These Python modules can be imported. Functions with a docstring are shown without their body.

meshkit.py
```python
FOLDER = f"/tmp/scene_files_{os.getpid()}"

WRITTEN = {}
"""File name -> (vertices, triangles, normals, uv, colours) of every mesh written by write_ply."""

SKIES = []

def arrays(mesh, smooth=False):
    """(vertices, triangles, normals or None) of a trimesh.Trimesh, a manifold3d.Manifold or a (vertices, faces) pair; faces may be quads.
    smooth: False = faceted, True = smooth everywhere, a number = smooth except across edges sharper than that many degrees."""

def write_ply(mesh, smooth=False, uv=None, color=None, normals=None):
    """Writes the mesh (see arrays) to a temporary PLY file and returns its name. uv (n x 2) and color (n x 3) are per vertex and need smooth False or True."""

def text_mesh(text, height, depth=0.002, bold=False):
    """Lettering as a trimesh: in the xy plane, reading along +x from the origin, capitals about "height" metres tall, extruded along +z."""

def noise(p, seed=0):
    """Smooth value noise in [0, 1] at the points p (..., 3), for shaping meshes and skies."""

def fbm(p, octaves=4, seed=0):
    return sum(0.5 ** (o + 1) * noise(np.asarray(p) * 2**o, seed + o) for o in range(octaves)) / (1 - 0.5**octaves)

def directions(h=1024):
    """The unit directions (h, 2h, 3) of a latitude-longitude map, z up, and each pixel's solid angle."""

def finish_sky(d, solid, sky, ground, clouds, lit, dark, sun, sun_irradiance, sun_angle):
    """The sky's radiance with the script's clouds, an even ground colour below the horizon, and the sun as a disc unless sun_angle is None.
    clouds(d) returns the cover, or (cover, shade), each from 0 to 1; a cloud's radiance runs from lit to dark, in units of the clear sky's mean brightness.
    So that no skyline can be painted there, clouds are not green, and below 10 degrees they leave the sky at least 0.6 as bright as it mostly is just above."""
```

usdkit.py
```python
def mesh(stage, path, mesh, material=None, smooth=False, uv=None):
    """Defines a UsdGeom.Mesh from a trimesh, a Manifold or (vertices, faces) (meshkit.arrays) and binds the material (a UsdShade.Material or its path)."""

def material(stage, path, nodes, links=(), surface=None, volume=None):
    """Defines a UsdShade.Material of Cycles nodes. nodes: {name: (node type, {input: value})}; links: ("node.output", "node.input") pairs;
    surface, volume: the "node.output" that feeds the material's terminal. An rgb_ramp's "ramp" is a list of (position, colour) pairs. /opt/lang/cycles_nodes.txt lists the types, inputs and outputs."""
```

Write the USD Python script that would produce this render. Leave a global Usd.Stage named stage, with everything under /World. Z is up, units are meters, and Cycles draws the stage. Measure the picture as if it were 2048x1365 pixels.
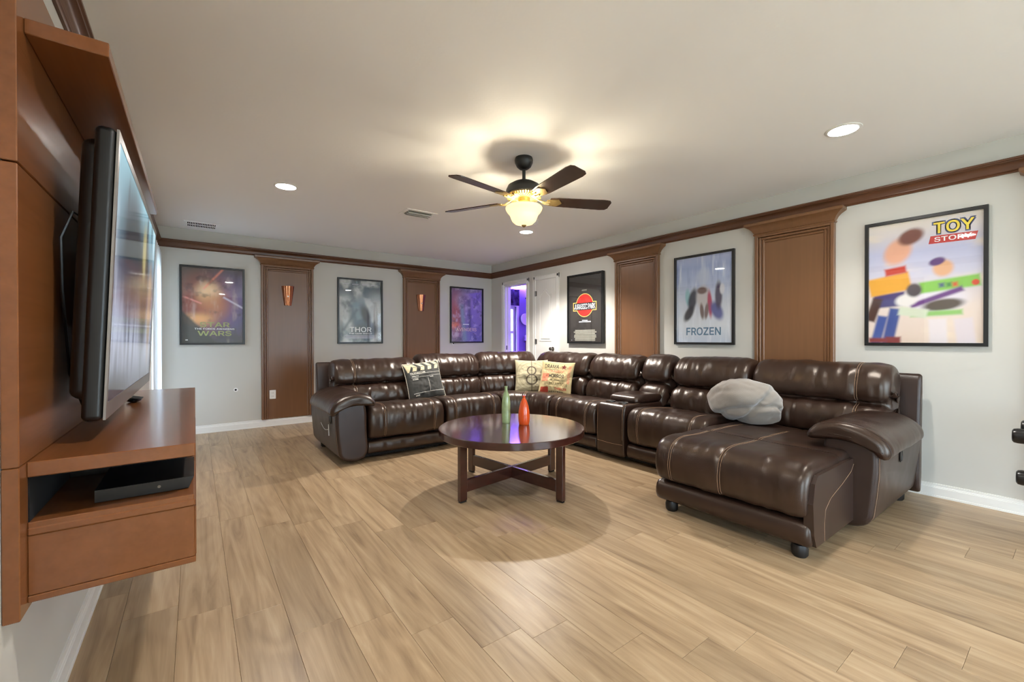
import math
import numpy as np, trimesh, usdkit, meshkit
import shapely
from shapely.geometry import Polygon, Point, LineString, box as sbox
from shapely.ops import unary_union
from pxr import Usd, UsdGeom, UsdLux, UsdShade, Gf, Sdf, Vt

stage = Usd.Stage.CreateInMemory()
UsdGeom.SetStageUpAxis(stage, 'Z')
UsdGeom.Xform.Define(stage, '/World')
UsdGeom.Scope.Define(stage, '/World/Looks')

# ------------------------------------------------------------------ camera, sky, exposure
HC, RIGHT, LEFT, BACK, FRONT, CEIL = 1.133, 4.2527, -0.359, 6.3475, -3.2, 2.44
cam = UsdGeom.Camera.Define(stage, '/World/camera')
FPX, YAW, PITCH, ROLL = 855.17, math.radians(36.55), math.radians(-0.275), math.radians(-0.075)
f = np.array([math.sin(YAW) * math.cos(PITCH), math.cos(YAW) * math.cos(PITCH), math.sin(PITCH)])
r0 = np.array([math.cos(YAW), -math.sin(YAW), 0.0]); u0 = np.cross(r0, f)
r_ = math.cos(ROLL) * r0 + math.sin(ROLL) * u0; u_ = -math.sin(ROLL) * r0 + math.cos(ROLL) * u0
M = np.eye(4); M[0, :3], M[1, :3], M[2, :3], M[3, :3] = r_, u_, -f, (0, 0, HC)
cam.AddTransformOp().Set(Gf.Matrix4d(*M.ravel().tolist()))
cam.CreateHorizontalApertureAttr(36.0); cam.CreateVerticalApertureAttr(36.0 * 1365 / 2048)
cam.CreateFocalLengthAttr(FPX / 2048 * 36.0)
cam.CreateClippingRangeAttr(Gf.Vec2f(0.02, 200))
cam.CreateExposureAttr(0.5)
DOWNLIGHT, BEAM, BULB, LED, SKY, SUN, SCREEN = 130.0, 760.0, 430.0, 85.0, 2.7, 850.0, 1.5
sky = UsdLux.DomeLight.Define(stage, '/World/sky')
sky.CreateIntensityAttr(SKY); sky.CreateColorAttr(Gf.Vec3f(0.66, 0.84, 1.0))

sun = UsdLux.DistantLight.Define(stage, '/World/sun')          # stands behind the house: it lights the patio, which bounces light to the ceiling
sun.CreateIntensityAttr(SUN); sun.CreateAngleAttr(0.53); sun.CreateColorAttr(Gf.Vec3f(1.0, 0.97, 0.92))
sun.AddRotateXYZOp().Set(Gf.Vec3f(math.degrees(-0.03), math.degrees(0.62), 0.0))
# ------------------------------------------------------------------ helpers
def lin(r, g, b):
    c = np.array([r, g, b], float) / 255
    return tuple(np.where(c <= 0.04045, c / 12.92, ((c + 0.055) / 1.055) ** 2.4))

used = {}
def numbered(parent, name):
    k = (parent, name); n = used.get(k, -1) + 1; used[k] = n
    return f'{parent}/{name}' + (f'_{n:03d}' if n else '')

def data(p, label=None, cat=None, group=None, kind=None):
    for k, v in (('label', label), ('category', cat), ('group', group), ('kind', kind)):
        if v: p.SetCustomDataByKey(k, v)
    return p

def mat4(u=(1, 0, 0), v=(0, 1, 0), n=(0, 0, 1), o=(0, 0, 0)):
    m = np.eye(4); m[:3, 0], m[:3, 1], m[:3, 2], m[:3, 3] = u, v, n, o
    return m

def thing(name, label, cat, o=(0, 0, 0), frame=None, group=None, kind=None):
    path = numbered('/World', name)
    x = UsdGeom.Xform.Define(stage, path)
    m = frame if frame is not None else mat4(o=o)
    x.AddTransformOp().Set(Gf.Matrix4d(*np.asarray(m, float).T.ravel().tolist()))
    data(x.GetPrim(), label, cat, group, kind)
    return path

def part(parent, name, mesh, material, smooth=35, label=None, kind=None, col=None, uv=None):
    path = numbered(parent, name)
    if col is not None:
        smooth = True
    m = usdkit.mesh(stage, path, mesh, MATS[material], smooth=smooth)
    if col is not None:
        UsdGeom.PrimvarsAPI(m).CreatePrimvar('col', Sdf.ValueTypeNames.Color3fArray, 'vertex').Set(Vt.Vec3fArray.FromNumpy(np.asarray(col, np.float32)))
    data(m.GetPrim(), label, None, None, kind)
    return path

def top(name, mesh, material, label, cat, smooth=35, group=None, col=None):
    p = part('/World', name, mesh, material, smooth, None, None, col)
    data(stage.GetPrimAtPath(p), label, cat, group)
    return p

def struct(name, mesh, material, smooth=False):
    p = part('/World', name, mesh, material, smooth)
    data(stage.GetPrimAtPath(p), None, None, None, 'structure')
    return p

cat_ = trimesh.util.concatenate
def box(x0, x1, y0, y1, z0, z1):
    m = trimesh.creation.box((x1 - x0, y1 - y0, z1 - z0)); m.apply_translation(((x0 + x1) / 2, (y0 + y1) / 2, (z0 + z1) / 2)); return m

def cbox(x0, x1, y0, y1, z0, z1, c=0.003):
    """a box with chamfered edges"""
    p = []
    for sx in (0, 1):
        for sy in (0, 1):
            for sz in (0, 1):
                b = np.array([(x0, x1)[sx], (y0, y1)[sy], (z0, z1)[sz]]); s = np.array([1 - 2 * sx, 1 - 2 * sy, 1 - 2 * sz]) * c
                for k in range(3):
                    q = b + s; q[k] = b[k]; p.append(q)
    return trimesh.convex.convex_hull(np.array(p))

def rbox(x0, x1, y0, y1, z0, z1, r=0.02, n=4):
    """a box with round edges"""
    s = trimesh.creation.uv_sphere(r, count=[2 * n + 1, 4 * n]).vertices
    p = [s + (x, y, z) for x in (x0 + r, x1 - r) for y in (y0 + r, y1 - r) for z in (z0 + r, z1 - r)]
    return trimesh.convex.convex_hull(np.vstack(p))

def lathe(pts, n=40):
    return trimesh.creation.revolve(np.array(pts, float), sections=n)

def extrude(poly, h):
    polys = getattr(poly, 'geoms', [poly])
    return cat_([trimesh.creation.extrude_polygon(g, h, engine='earcut') for g in polys if g.area > 1e-9])

def prism(profile, axis, a, b):
    """extrudes a 2D profile: axis 'x': profile is (y, z); axis 'y': profile is (x, z); axis 'z': (x, y)"""
    m = extrude(Polygon(profile), b - a); v = m.vertices.copy()
    w = {'x': np.stack([v[:, 2] + a, v[:, 0], v[:, 1]], 1), 'y': np.stack([v[:, 0], v[:, 2] + a, v[:, 1]], 1), 'z': v + (0, 0, a)}[axis]
    m = trimesh.Trimesh(w, m.faces, process=False)
    if m.volume < 0: m.invert()
    return m

def tube(pts, r, sides=8, caps=True):
    p = np.asarray(pts, float); t = np.gradient(p, axis=0); t /= np.linalg.norm(t, axis=1, keepdims=True) + 1e-12
    a = np.cross(t, np.where(np.abs(t[:, 2:]) < 0.9, [0, 0, 1.0], [1.0, 0, 0])); a /= np.linalg.norm(a, axis=1, keepdims=True) + 1e-12
    b = np.cross(t, a); an = np.arange(sides) * 2 * np.pi / sides; r = np.broadcast_to(r, (len(p),))
    v = (p[:, None] + r[:, None, None] * (np.cos(an)[None, :, None] * a[:, None] + np.sin(an)[None, :, None] * b[:, None])).reshape(-1, 3)
    i, j = np.meshgrid(np.arange(len(p) - 1), np.arange(sides), indexing='ij')
    q = np.stack([i * sides + j, i * sides + (j + 1) % sides, (i + 1) * sides + (j + 1) % sides, (i + 1) * sides + j], -1).reshape(-1, 4)
    fc = np.vstack([q[:, [0, 1, 2]], q[:, [0, 2, 3]]])
    if caps:
        n = len(v); v = np.vstack([v, p[0], p[-1]]); k = np.arange(sides)
        fc = np.vstack([fc, np.stack([np.full(sides, n), (k + 1) % sides, k], 1), np.stack([np.full(sides, n + 1), n - sides + k, n - sides + (k + 1) % sides], 1)])
    m = trimesh.Trimesh(v, fc, process=False)
    if m.volume < 0: m.invert()
    return m

def rects_loft(rows, cx=0.0):
    """stacked rectangles against a wall: rows of (z, half width, projection); wall at y=0, out is +y"""
    v = []; n = len(rows)
    for z, w, p in rows: v += [(cx - w, 0, z), (cx + w, 0, z), (cx + w, p, z), (cx - w, p, z)]
    fc = []
    for i in range(n - 1):
        for k in range(4):
            a, b = 4 * i + k, 4 * i + (k + 1) % 4; fc += [(a, b, b + 4), (a, b + 4, a + 4)]
    fc += [(0, 2, 1), (0, 3, 2)]; o = 4 * (n - 1); fc += [(o, o + 1, o + 2), (o, o + 2, o + 3)]
    m = trimesh.Trimesh(v, fc, process=False)
    if m.volume < 0: m.invert()
    return m

def moved(m, t=(0, 0, 0), T=None):
    m = m.copy()
    if T is not None: m.apply_transform(T)
    m.apply_translation(t); return m

def rot(a, axis=(0, 0, 1)): return trimesh.transformations.rotation_matrix(a, axis)

def text(s, h, depth=0.0006, bold=False, center=True):
    m = meshkit.text_mesh(s, h, depth, bold)
    if center: m.apply_translation((-(m.bounds[0][0] + m.bounds[1][0]) / 2, 0, 0))
    return m

def text_w(s, w, h, depth=0.0006, bold=True):
    """lettering w wide and h tall, centred on x"""
    m = text(s, 0.1, depth, bold); b = m.bounds; m.apply_translation((0, -b[0][1], 0))
    m.apply_scale((w / (b[1][0] - b[0][0]), h / (b[1][1] - b[0][1]), 1)); return m

noise, fbm = meshkit.noise, meshkit.fbm

# ------------------------------------------------------------------ materials
MATS = {}
def material(name, nodes, links, surface):
    MATS[name] = usdkit.material(stage, f'/World/Looks/{name}', nodes, links, surface=surface)

def plain(name, color, rough=0.5, bump=0, bscale=200, var=0.0, vscale=4.0, **kw):
    P = dict(base_color=color, roughness=rough, **kw)
    nodes, links = {'p': ('principled_bsdf', P), 'g': ('geometry', {})}, []
    if bump:
        nodes['n'] = ('noise_texture', {'scale': bscale, 'detail': 3.0}); nodes['b'] = ('bump', {'strength': bump, 'distance': 0.002})
        links += [('g.position', 'n.vector'), ('n.fac', 'b.height'), ('b.normal', 'p.normal')]
    if var:
        nodes['v'] = ('noise_texture', {'scale': vscale, 'detail': 4.0})
        c = np.array(color)
        nodes['r'] = ('rgb_ramp', {'ramp': [(0.3, tuple(c * (1 - var))), (0.7, tuple(np.minimum(c * (1 + var), 1)))]})
        links += [('g.position', 'v.vector'), ('v.fac', 'r.fac'), ('r.color', 'p.base_color')]
    material(name, nodes, links, 'p.BSDF')

def emit(name, color, strength):
    material(name, {'e': ('emission', {'color': color, 'strength': strength})}, [], 'e.emission')

def wood(name, dark, light, rough, axis_scale, coat=0.0, bump=0.05):
    """laminate or stained wood: fine streaks along one axis"""
    material(name, {'g': ('geometry', {}), 'm': ('mapping', {'scale': axis_scale}), 'n': ('noise_texture', {'scale': 1.0, 'detail': 6.0, 'roughness': 0.65, 'distortion': 0.3}),
                    'r': ('rgb_ramp', {'ramp': [(0.3, dark), (0.72, light)]}), 'b': ('bump', {'strength': bump, 'distance': 0.001}),
                    'p': ('principled_bsdf', {'roughness': rough, 'coat_weight': coat, 'coat_roughness': 0.12})},
             [('g.position', 'm.vector'), ('m.vector', 'n.vector'), ('n.fac', 'r.fac'), ('r.color', 'p.base_color'), ('n.fac', 'b.height'), ('b.normal', 'p.normal')], 'p.BSDF')

plain('wall_paint', lin(203, 199, 190), 0.75, bump=0.12, bscale=120)
plain('ceiling_paint', lin(247, 245, 242), 0.85, bump=0.25, bscale=55)
plain('white_trim', lin(232, 229, 223), 0.35)
plain('white_plastic', lin(235, 233, 228), 0.4)
plain('bedroom_paint', lin(140, 132, 176), 0.8)
plain('black_frame', lin(26, 27, 28), 0.35)
plain('black_plastic', lin(16, 16, 17), 0.35)
plain('black_gloss', lin(10, 10, 11), 0.12)
plain('dark_hole', lin(8, 8, 8), 0.9)
plain('dark_slot', lin(42, 38, 36), 0.9)
plain('rubber', lin(18, 18, 18), 0.28)
plain('chrome', lin(190, 188, 184), 0.2, metallic=1.0)
plain('nickel', lin(150, 146, 140), 0.3, metallic=1.0)
plain('silver_bezel', lin(150, 145, 142), 0.3, metallic=0.6)
plain('copper', lin(176, 112, 78), 0.22, metallic=1.0)
plain('fan_black', lin(24, 24, 23), 0.42)
plain('fan_brass', lin(190, 165, 110), 0.3, metallic=0.9)
plain('blade_top', lin(46, 33, 27), 0.38, var=0.3, vscale=9)
plain('leather', lin(48, 32, 25), 0.31, bump=0.22, bscale=330, var=0.22, vscale=7, specular_ior_level=0.65, specular_tint=(1.0, 0.9, 0.8))
plain('leather_side', lin(52, 36, 29), 0.36, bump=0.3, bscale=420, var=0.15, vscale=6, specular_ior_level=0.5)
plain('thread', lin(150, 120, 95), 0.7)
plain('sofa_base', lin(14, 12, 11), 0.8)
plain('foot_black', lin(18, 15, 14), 0.45)
plain('fleece', lin(152, 142, 132), 0.95, bump=0.8, bscale=260, sheen_weight=0.6, sheen_roughness=0.5)
plain('pillow_piping', lin(225, 212, 190), 0.8)
plain('pillow_back', lin(190, 178, 152), 0.85)
plain('glaze_green', lin(150, 168, 120), 0.1, var=0.12, vscale=30, coat_weight=0.6)
plain('glaze_orange', lin(222, 84, 32), 0.1, coat_weight=0.6)
plain('cord_white', lin(235, 240, 245), 0.5)
plain('title_white', lin(238, 240, 240), 0.5)
plain('title_dark', lin(20, 20, 24), 0.5)
plain('title_olive', lin(150, 158, 92), 0.5)
plain('title_gold', lin(226, 196, 178), 0.5)
plain('title_blue', lin(92, 128, 156), 0.5)
plain('title_yellow', lin(238, 214, 60), 0.5)
plain('title_navy', lin(70, 84, 130), 0.5)
plain('print_red', lin(196, 44, 38), 0.5)
plain('print_amber', lin(245, 196, 105), 0.5)
plain('print_grey', lin(150, 148, 136), 0.5)
plain('print_pale', lin(205, 205, 215), 0.5)
plain('curtain', lin(60, 56, 84), 0.9, var=0.9, vscale=9)
plain('grass', lin(74, 112, 48), 0.9, var=0.3, vscale=5)
plain('hedge_leaf', lin(96, 120, 84), 0.8, var=0.3, vscale=12)
plain('concrete', lin(205, 200, 190), 0.85, var=0.08, vscale=3)
plain('stucco', lin(225, 215, 195), 0.8)
emit('lamp_lens', (1.0, 0.955, 0.90), DOWNLIGHT)
emit('led_strip', (0.26, 0.13, 1.0), LED)
material('bowl_glass', {'p': ('principled_bsdf', {'base_color': lin(250, 232, 190), 'roughness': 0.3}), 't': ('translucent_bsdf', {'color': (0.85, 0.77, 0.58)}), 'm': ('mix_closure', {'fac': 0.36}), 'e': ('emission', {'color': (1.0, 0.82, 0.5), 'strength': 0.25}), 'a': ('add_closure', {})},
         [('p.BSDF', 'm.closure1'), ('t.BSDF', 'm.closure2'), ('m.closure', 'a.closure1'), ('e.emission', 'a.closure2')], 'a.closure')
emit('bulb', (1.0, 0.89, 0.66), BULB)
material('pane', {'t': ('transparent_bsdf', {}), 'g': ('glossy_bsdf', {'roughness': 0.02, 'color': (1, 1, 1)}), 'f': ('fresnel', {}), 'o': ('geometry', {}), 'i': ('math', {'math_type': 'multiply_add', 'value2': 0.6897 - 1.45, 'value3': 1.45}), 'm': ('mix_closure', {})},
         [('o.backfacing', 'i.value1'), ('i.value', 'f.IOR'), ('f.fac', 'm.fac'), ('t.BSDF', 'm.closure1'), ('g.BSDF', 'm.closure2')], 'm.closure')
material('printed', {'a': ('attribute', {'attribute': 'col'}), 'p': ('principled_bsdf', {'roughness': 0.5})}, [('a.color', 'p.base_color')], 'p.BSDF')
material('fabric_print', {'a': ('attribute', {'attribute': 'col'}), 'g': ('geometry', {}), 'n': ('noise_texture', {'scale': 500.0}), 'b': ('bump', {'strength': 0.3, 'distance': 0.001}), 'p': ('principled_bsdf', {'roughness': 0.85, 'sheen_weight': 0.1})},
         [('a.color', 'p.base_color'), ('g.position', 'n.vector'), ('n.fac', 'b.height'), ('b.normal', 'p.normal')], 'p.BSDF')
material('screen', {'a': ('attribute', {'attribute': 'col'}), 'p': ('principled_bsdf', {'base_color': (0.01, 0.01, 0.012), 'roughness': 0.08, 'ior': 1.14, 'emission_strength': SCREEN})}, [('a.color', 'p.emission_color')], 'p.BSDF')
wood('cabinet_wood', lin(116, 69, 36), lin(128, 78, 43), 0.22, (30.0, 1.6, 30.0), coat=0.25)
wood('pilaster_wood', lin(116, 80, 52), lin(124, 86, 57), 0.33, (30.0, 30.0, 1.5))
wood('crown_wood', lin(92, 58, 38), lin(102, 65, 44), 0.32, (2.0, 2.0, 40.0))
wood('table_wood', lin(50, 23, 17), lin(66, 32, 24), 0.17, (3.0, 22.0, 22.0), coat=0.8)
wood('blade_wood', lin(52, 34, 26), lin(66, 44, 33), 0.3, (6.0, 6.0, 6.0), coat=0.6)
# floor planks: grain along y, shifted and toned per plank
material('plank_wood', {
    'g': ('geometry', {}), 'o': ('object_info', {}), 'k': ('vector_math', {'math_type': 'scale', 'vector1': (31.0, 57.0, 11.0)}), 'a': ('vector_math', {'math_type': 'add'}),
    'm1': ('mapping', {'scale': (16.0, 1.1, 1.0)}), 'n1': ('noise_texture', {'scale': 1.0, 'detail': 5.0, 'roughness': 0.6, 'distortion': 1.2}),
    'm2': ('mapping', {'scale': (120.0, 3.0, 1.0)}), 'n2': ('noise_texture', {'scale': 1.0, 'detail': 3.0}),
    'm3': ('mapping', {'scale': (6.0, 0.8, 1.0)}), 'n3': ('noise_texture', {'scale': 1.0, 'detail': 2.0, 'distortion': 0.6}), 'w': ('math', {'math_type': 'multiply', 'value2': 42.0}), 'ws': ('math', {'math_type': 'sine'}), 'wr': ('math', {'math_type': 'multiply_add', 'value2': 0.055, 'value3': 0.0}),
    's1': ('math', {'math_type': 'add'}), 'r': ('rgb_ramp', {'ramp': [(0.26, lin(134, 109, 82)), (0.42, lin(162, 136, 105)), (0.56, lin(175, 149, 117)), (0.72, lin(187, 163, 131))]}),
    'mx': ('mix', {'mix_type': 'multiply', 'fac': 0.22}), 'r2': ('rgb_ramp', {'ramp': [(0.3, (0.72, 0.70, 0.68)), (0.65, (1.0, 1.0, 1.0))]}),
    'h': ('hsv', {'hue': 0.5, 'saturation': 1.0}), 'hv': ('math', {'math_type': 'multiply_add', 'value2': 0.20, 'value3': 0.88}),
    'b': ('bump', {'strength': 0.08, 'distance': 0.001}), 'p': ('principled_bsdf', {'roughness': 0.36, 'specular_ior_level': 0.45})},
    [('o.random', 'k.scale'), ('g.position', 'a.vector1'), ('k.vector', 'a.vector2'), ('a.vector', 'm1.vector'), ('m1.vector', 'n1.vector'), ('a.vector', 'm2.vector'), ('m2.vector', 'n2.vector'),
     ('a.vector', 'm3.vector'), ('m3.vector', 'n3.vector'), ('n3.fac', 'w.value1'), ('w.value', 'ws.value1'), ('ws.value', 'wr.value1'), ('n1.fac', 's1.value1'), ('wr.value', 's1.value2'), ('s1.value', 'r.fac'),
     ('r.color', 'mx.color1'), ('n2.fac', 'r2.fac'), ('r2.color', 'mx.color2'), ('mx.color', 'h.color'), ('o.random', 'hv.value1'), ('hv.value', 'h.value'), ('h.color', 'p.base_color'), ('n2.fac', 'b.height'), ('b.normal', 'p.normal')], 'p.BSDF')

# ------------------------------------------------------------------ the room
T = 0.12
D1 = (5.34, 5.95, 2.04)                                     # the open doorway in the right wall: y0, y1, height
W1 = (5.50, 6.22, 0.05, 2.03)                               # glazed door in the left wall: y0, y1, z0, z1
W4 = (-2.85, -0.75, 0.05, 2.08)                             # unseen glazed door behind the camera, left wall, placed to light chaise and ceiling
W2 = (1.45, 4.05, 0.08, 2.16)                                   # unseen window behind the camera, placed to light the room: x0, x1, z0, z1
struct('wall_back', box(LEFT - T, RIGHT + T, BACK, BACK + T, 0, CEIL), 'wall_paint')
struct('wall_right', cat_([box(RIGHT, RIGHT + T, FRONT, D1[0], 0, CEIL), box(RIGHT, RIGHT + T, D1[1], BACK, 0, CEIL), box(RIGHT, RIGHT + T, D1[0], D1[1], D1[2], CEIL)]), 'wall_paint')
struct('wall_left', cat_([box(LEFT - T, LEFT, FRONT, W4[0], 0, CEIL), box(LEFT - T, LEFT, W4[1], W1[0], 0, CEIL), box(LEFT - T, LEFT, W4[0], W4[1], W4[3], CEIL), box(LEFT - T, LEFT, W4[0], W4[1], 0, W4[2]), box(LEFT - T, LEFT, W1[1], BACK, 0, CEIL), box(LEFT - T, LEFT, W1[0], W1[1], W1[3], CEIL), box(LEFT - T, LEFT, W1[0], W1[1], 0, W1[2])]), 'wall_paint')
struct('wall_front', cat_([box(LEFT - T, W2[0], FRONT - T, FRONT, 0, CEIL), box(W2[1], RIGHT + T, FRONT - T, FRONT, 0, CEIL), box(W2[0], W2[1], FRONT - T, FRONT, 0, W2[2]), box(W2[0], W2[1], FRONT - T, FRONT, W2[3], CEIL)]), 'wall_paint')
struct('ceiling', box(LEFT - T, RIGHT + T, FRONT - T, BACK + T, CEIL, CEIL + 0.1), 'ceiling_paint')
fl = struct('floor', box(LEFT - T, RIGHT + T, FRONT - T, BACK + T, -0.08, -0.006), 'plank_wood')
PW, PL = 0.1803, 1.16
k0 = int(math.floor((LEFT + 0.061) / PW)) - 1
for k in range(k0, k0 + 29):
    x0, x1 = max(-0.061 + k * PW, LEFT), min(-0.061 + (k + 1) * PW, RIGHT)
    if x1 - x0 < 0.01: continue
    y = 2.18 - 0.163 * k + 0.05 * math.sin(k * 2.3)
    y -= PL * math.ceil((y + 0.9) / PL)
    while y < BACK:
        a, b = max(y, -0.95), min(y + PL, BACK)
        if b - a > 0.02:
            g = 0.0004
            part(fl, 'plank', cbox(x0 + g, x1 - g, a + g, b - g, -0.006, 0.0, 0.0007), 'plank_wood', smooth=False)
        y += PL
# baseboards with a stepped top
BP = [(0, 0), (0.016, 0), (0.016, 0.012), (0.0125, 0.014), (0.0125, 0.066), (0.010, 0.070), (0.010, 0.074), (0.007, 0.078), (0.006, 0.094), (0, 0.096)]
struct('baseboard_back', prism([(BACK - d, z) for d, z in BP], 'x', LEFT, RIGHT), 'white_trim')
struct('baseboard_right', cat_([prism([(RIGHT - d, z) for d, z in BP], 'y', a, b) for a, b in ((FRONT, 4.57), (5.19, 5.27), (6.02, BACK))]), 'white_trim')
struct('baseboard_left', cat_([prism([(LEFT + d, z) for d, z in BP], 'y', a, b) for a, b in ((FRONT, W4[0] - 0.08), (W4[1] + 0.08, W1[0] - 0.08), (W1[1] + 0.08, BACK))]), 'white_trim')
struct('baseboard_front', prism([(FRONT + d, z) for d, z in BP], 'x', LEFT, RIGHT), 'white_trim')
# dark crown rail, a little below the ceiling
def cove(a0, a1, b0, b1, n=6): return [(a0 + (a1 - a0) * (1 - math.cos(t)), b0 + (b1 - b0) * math.sin(t)) for t in np.linspace(0, math.pi / 2, n)]
CP = [(0, 2.203), (0.010, 2.203), (0.013, 2.209), (0.010, 2.215), (0.015, 2.220), (0.015, 2.226)] + cove(0.017, 0.044, 2.230, 2.270) + [(0.046, 2.276), (0.054, 2.279), (0.054, 2.290), (0.048, 2.294), (0, 2.294)]
struct('trim_1', prism([(BACK - d, z) for d, z in CP], 'x', LEFT, RIGHT), 'crown_wood', 30)
struct('trim_2', prism([(RIGHT - d, z) for d, z in CP], 'y', FRONT, BACK), 'crown_wood', 30)
struct('trim_3', prism([(LEFT + d, z) for d, z in CP], 'y', FRONT, BACK), 'crown_wood', 30)

def casing(y0, y1, h, w=0.062, plane=RIGHT, s=-1):
    """door casing on a side wall: two legs and a head, each stepped"""
    prof = [(0, 0), (0.010, 0), (0.017, 0.012), (0.014, 0.022), (0.014, w - 0.010), (0.018, w - 0.004), (0.016, w), (0, w)]
    out = []
    for side, y in ((-1, y0), (1, y1)):
        out.append(prism([(plane + s * d, y + side * e) for d, e in prof], 'z', 0, h + w))
    out.append(prism([(plane + s * d, h + e) for d, e in prof], 'y', y0 - w, y1 + w))
    return cat_(out)
# open doorway to the bedroom
d1 = thing('door_1', None, None, kind='structure')
part(d1, 'casing', casing(*D1), 'white_trim', 30)
part(d1, 'jamb', cat_([box(RIGHT, RIGHT + T, D1[0], D1[0] + 0.018, 0, D1[2]), box(RIGHT, RIGHT + T, D1[1] - 0.018, D1[1], 0, D1[2]), box(RIGHT, RIGHT + T, D1[0] + 0.018, D1[1] - 0.018, D1[2] - 0.018, D1[2]),
                       box(RIGHT + 0.05, RIGHT + 0.075, D1[1] - 0.03, D1[1] - 0.018, 0, D1[2] - 0.018)]), 'white_trim', False)
part(d1, 'strike_plate', cbox(RIGHT + 0.02, RIGHT + 0.045, D1[1] - 0.0195, D1[1] - 0.0175, 0.95, 1.02, 0.0006), 'nickel', False)
# closed closet door with two arch-topped panels
d2 = thing('door_2', None, None, kind='structure')
DY0, DY1, DH = 4.645, 5.105, 2.035
part(d2, 'casing', casing(DY0, DY1, DH, 0.064), 'white_trim', 30)
part(d2, 'slab', cbox(RIGHT - 0.012, RIGHT + 0.0, DY0 + 0.004, DY1 - 0.004, 0.01, DH - 0.005, 0.002), 'white_trim', False)
def panel_poly(y0, y1, z0, z1, rise):
    pts = [(y0, z0), (y1, z0), (y1, z1)]
    for t in np.linspace(0, 1, 17)[1:-1]:
        pts.append((y1 + (y0 - y1) * t, z1 + rise * (0.5 - 0.5 * math.cos(2 * math.pi * t))))
    return Polygon(pts + [(y0, z1)])
for z0, z1, rise in ((0.22, 0.92, 0.0), (1.10, 1.80, 0.085)):
    pg = panel_poly(DY0 + 0.095, DY1 - 0.095, z0, z1, rise)
    ring = pg.difference(pg.buffer(-0.014)); inner = pg.buffer(-0.036)
    m = cat_([moved(extrude(ring, 0.006)), moved(extrude(inner, 0.007))])
    v = m.vertices.copy(); m = trimesh.Trimesh(np.stack([RIGHT - 0.0115 - v[:, 2], v[:, 0], v[:, 1]], 1), m.faces, process=False)
    if m.volume < 0: m.invert()
    part(d2, 'door_panel', m, 'white_trim', 20)
for z in (0.25, 1.09, 1.83):
    part(d2, 'hinge', cat_([tube([(RIGHT - 0.021, DY1 - 0.004, z - 0.04), (RIGHT - 0.021, DY1 - 0.004, z + 0.045)], 0.006, 10), cbox(RIGHT - 0.0155, RIGHT - 0.012, DY1 - 0.032, DY1 + 0.024, z - 0.036, z + 0.040, 0.001)]), 'nickel')
kn = lathe([(0, 0), (0.03, 0), (0.03, 0.006), (0.012, 0.01), (0.010, 0.03), (0.022, 0.04), (0.027, 0.05), (0.024, 0.06), (0.012, 0.066), (0, 0.067)], 24)
part(d2, 'knob', moved(kn, (RIGHT - 0.012, DY0 + 0.062, 0.985), rot(-math.pi / 2, (0, 1, 0))), 'nickel')

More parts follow.
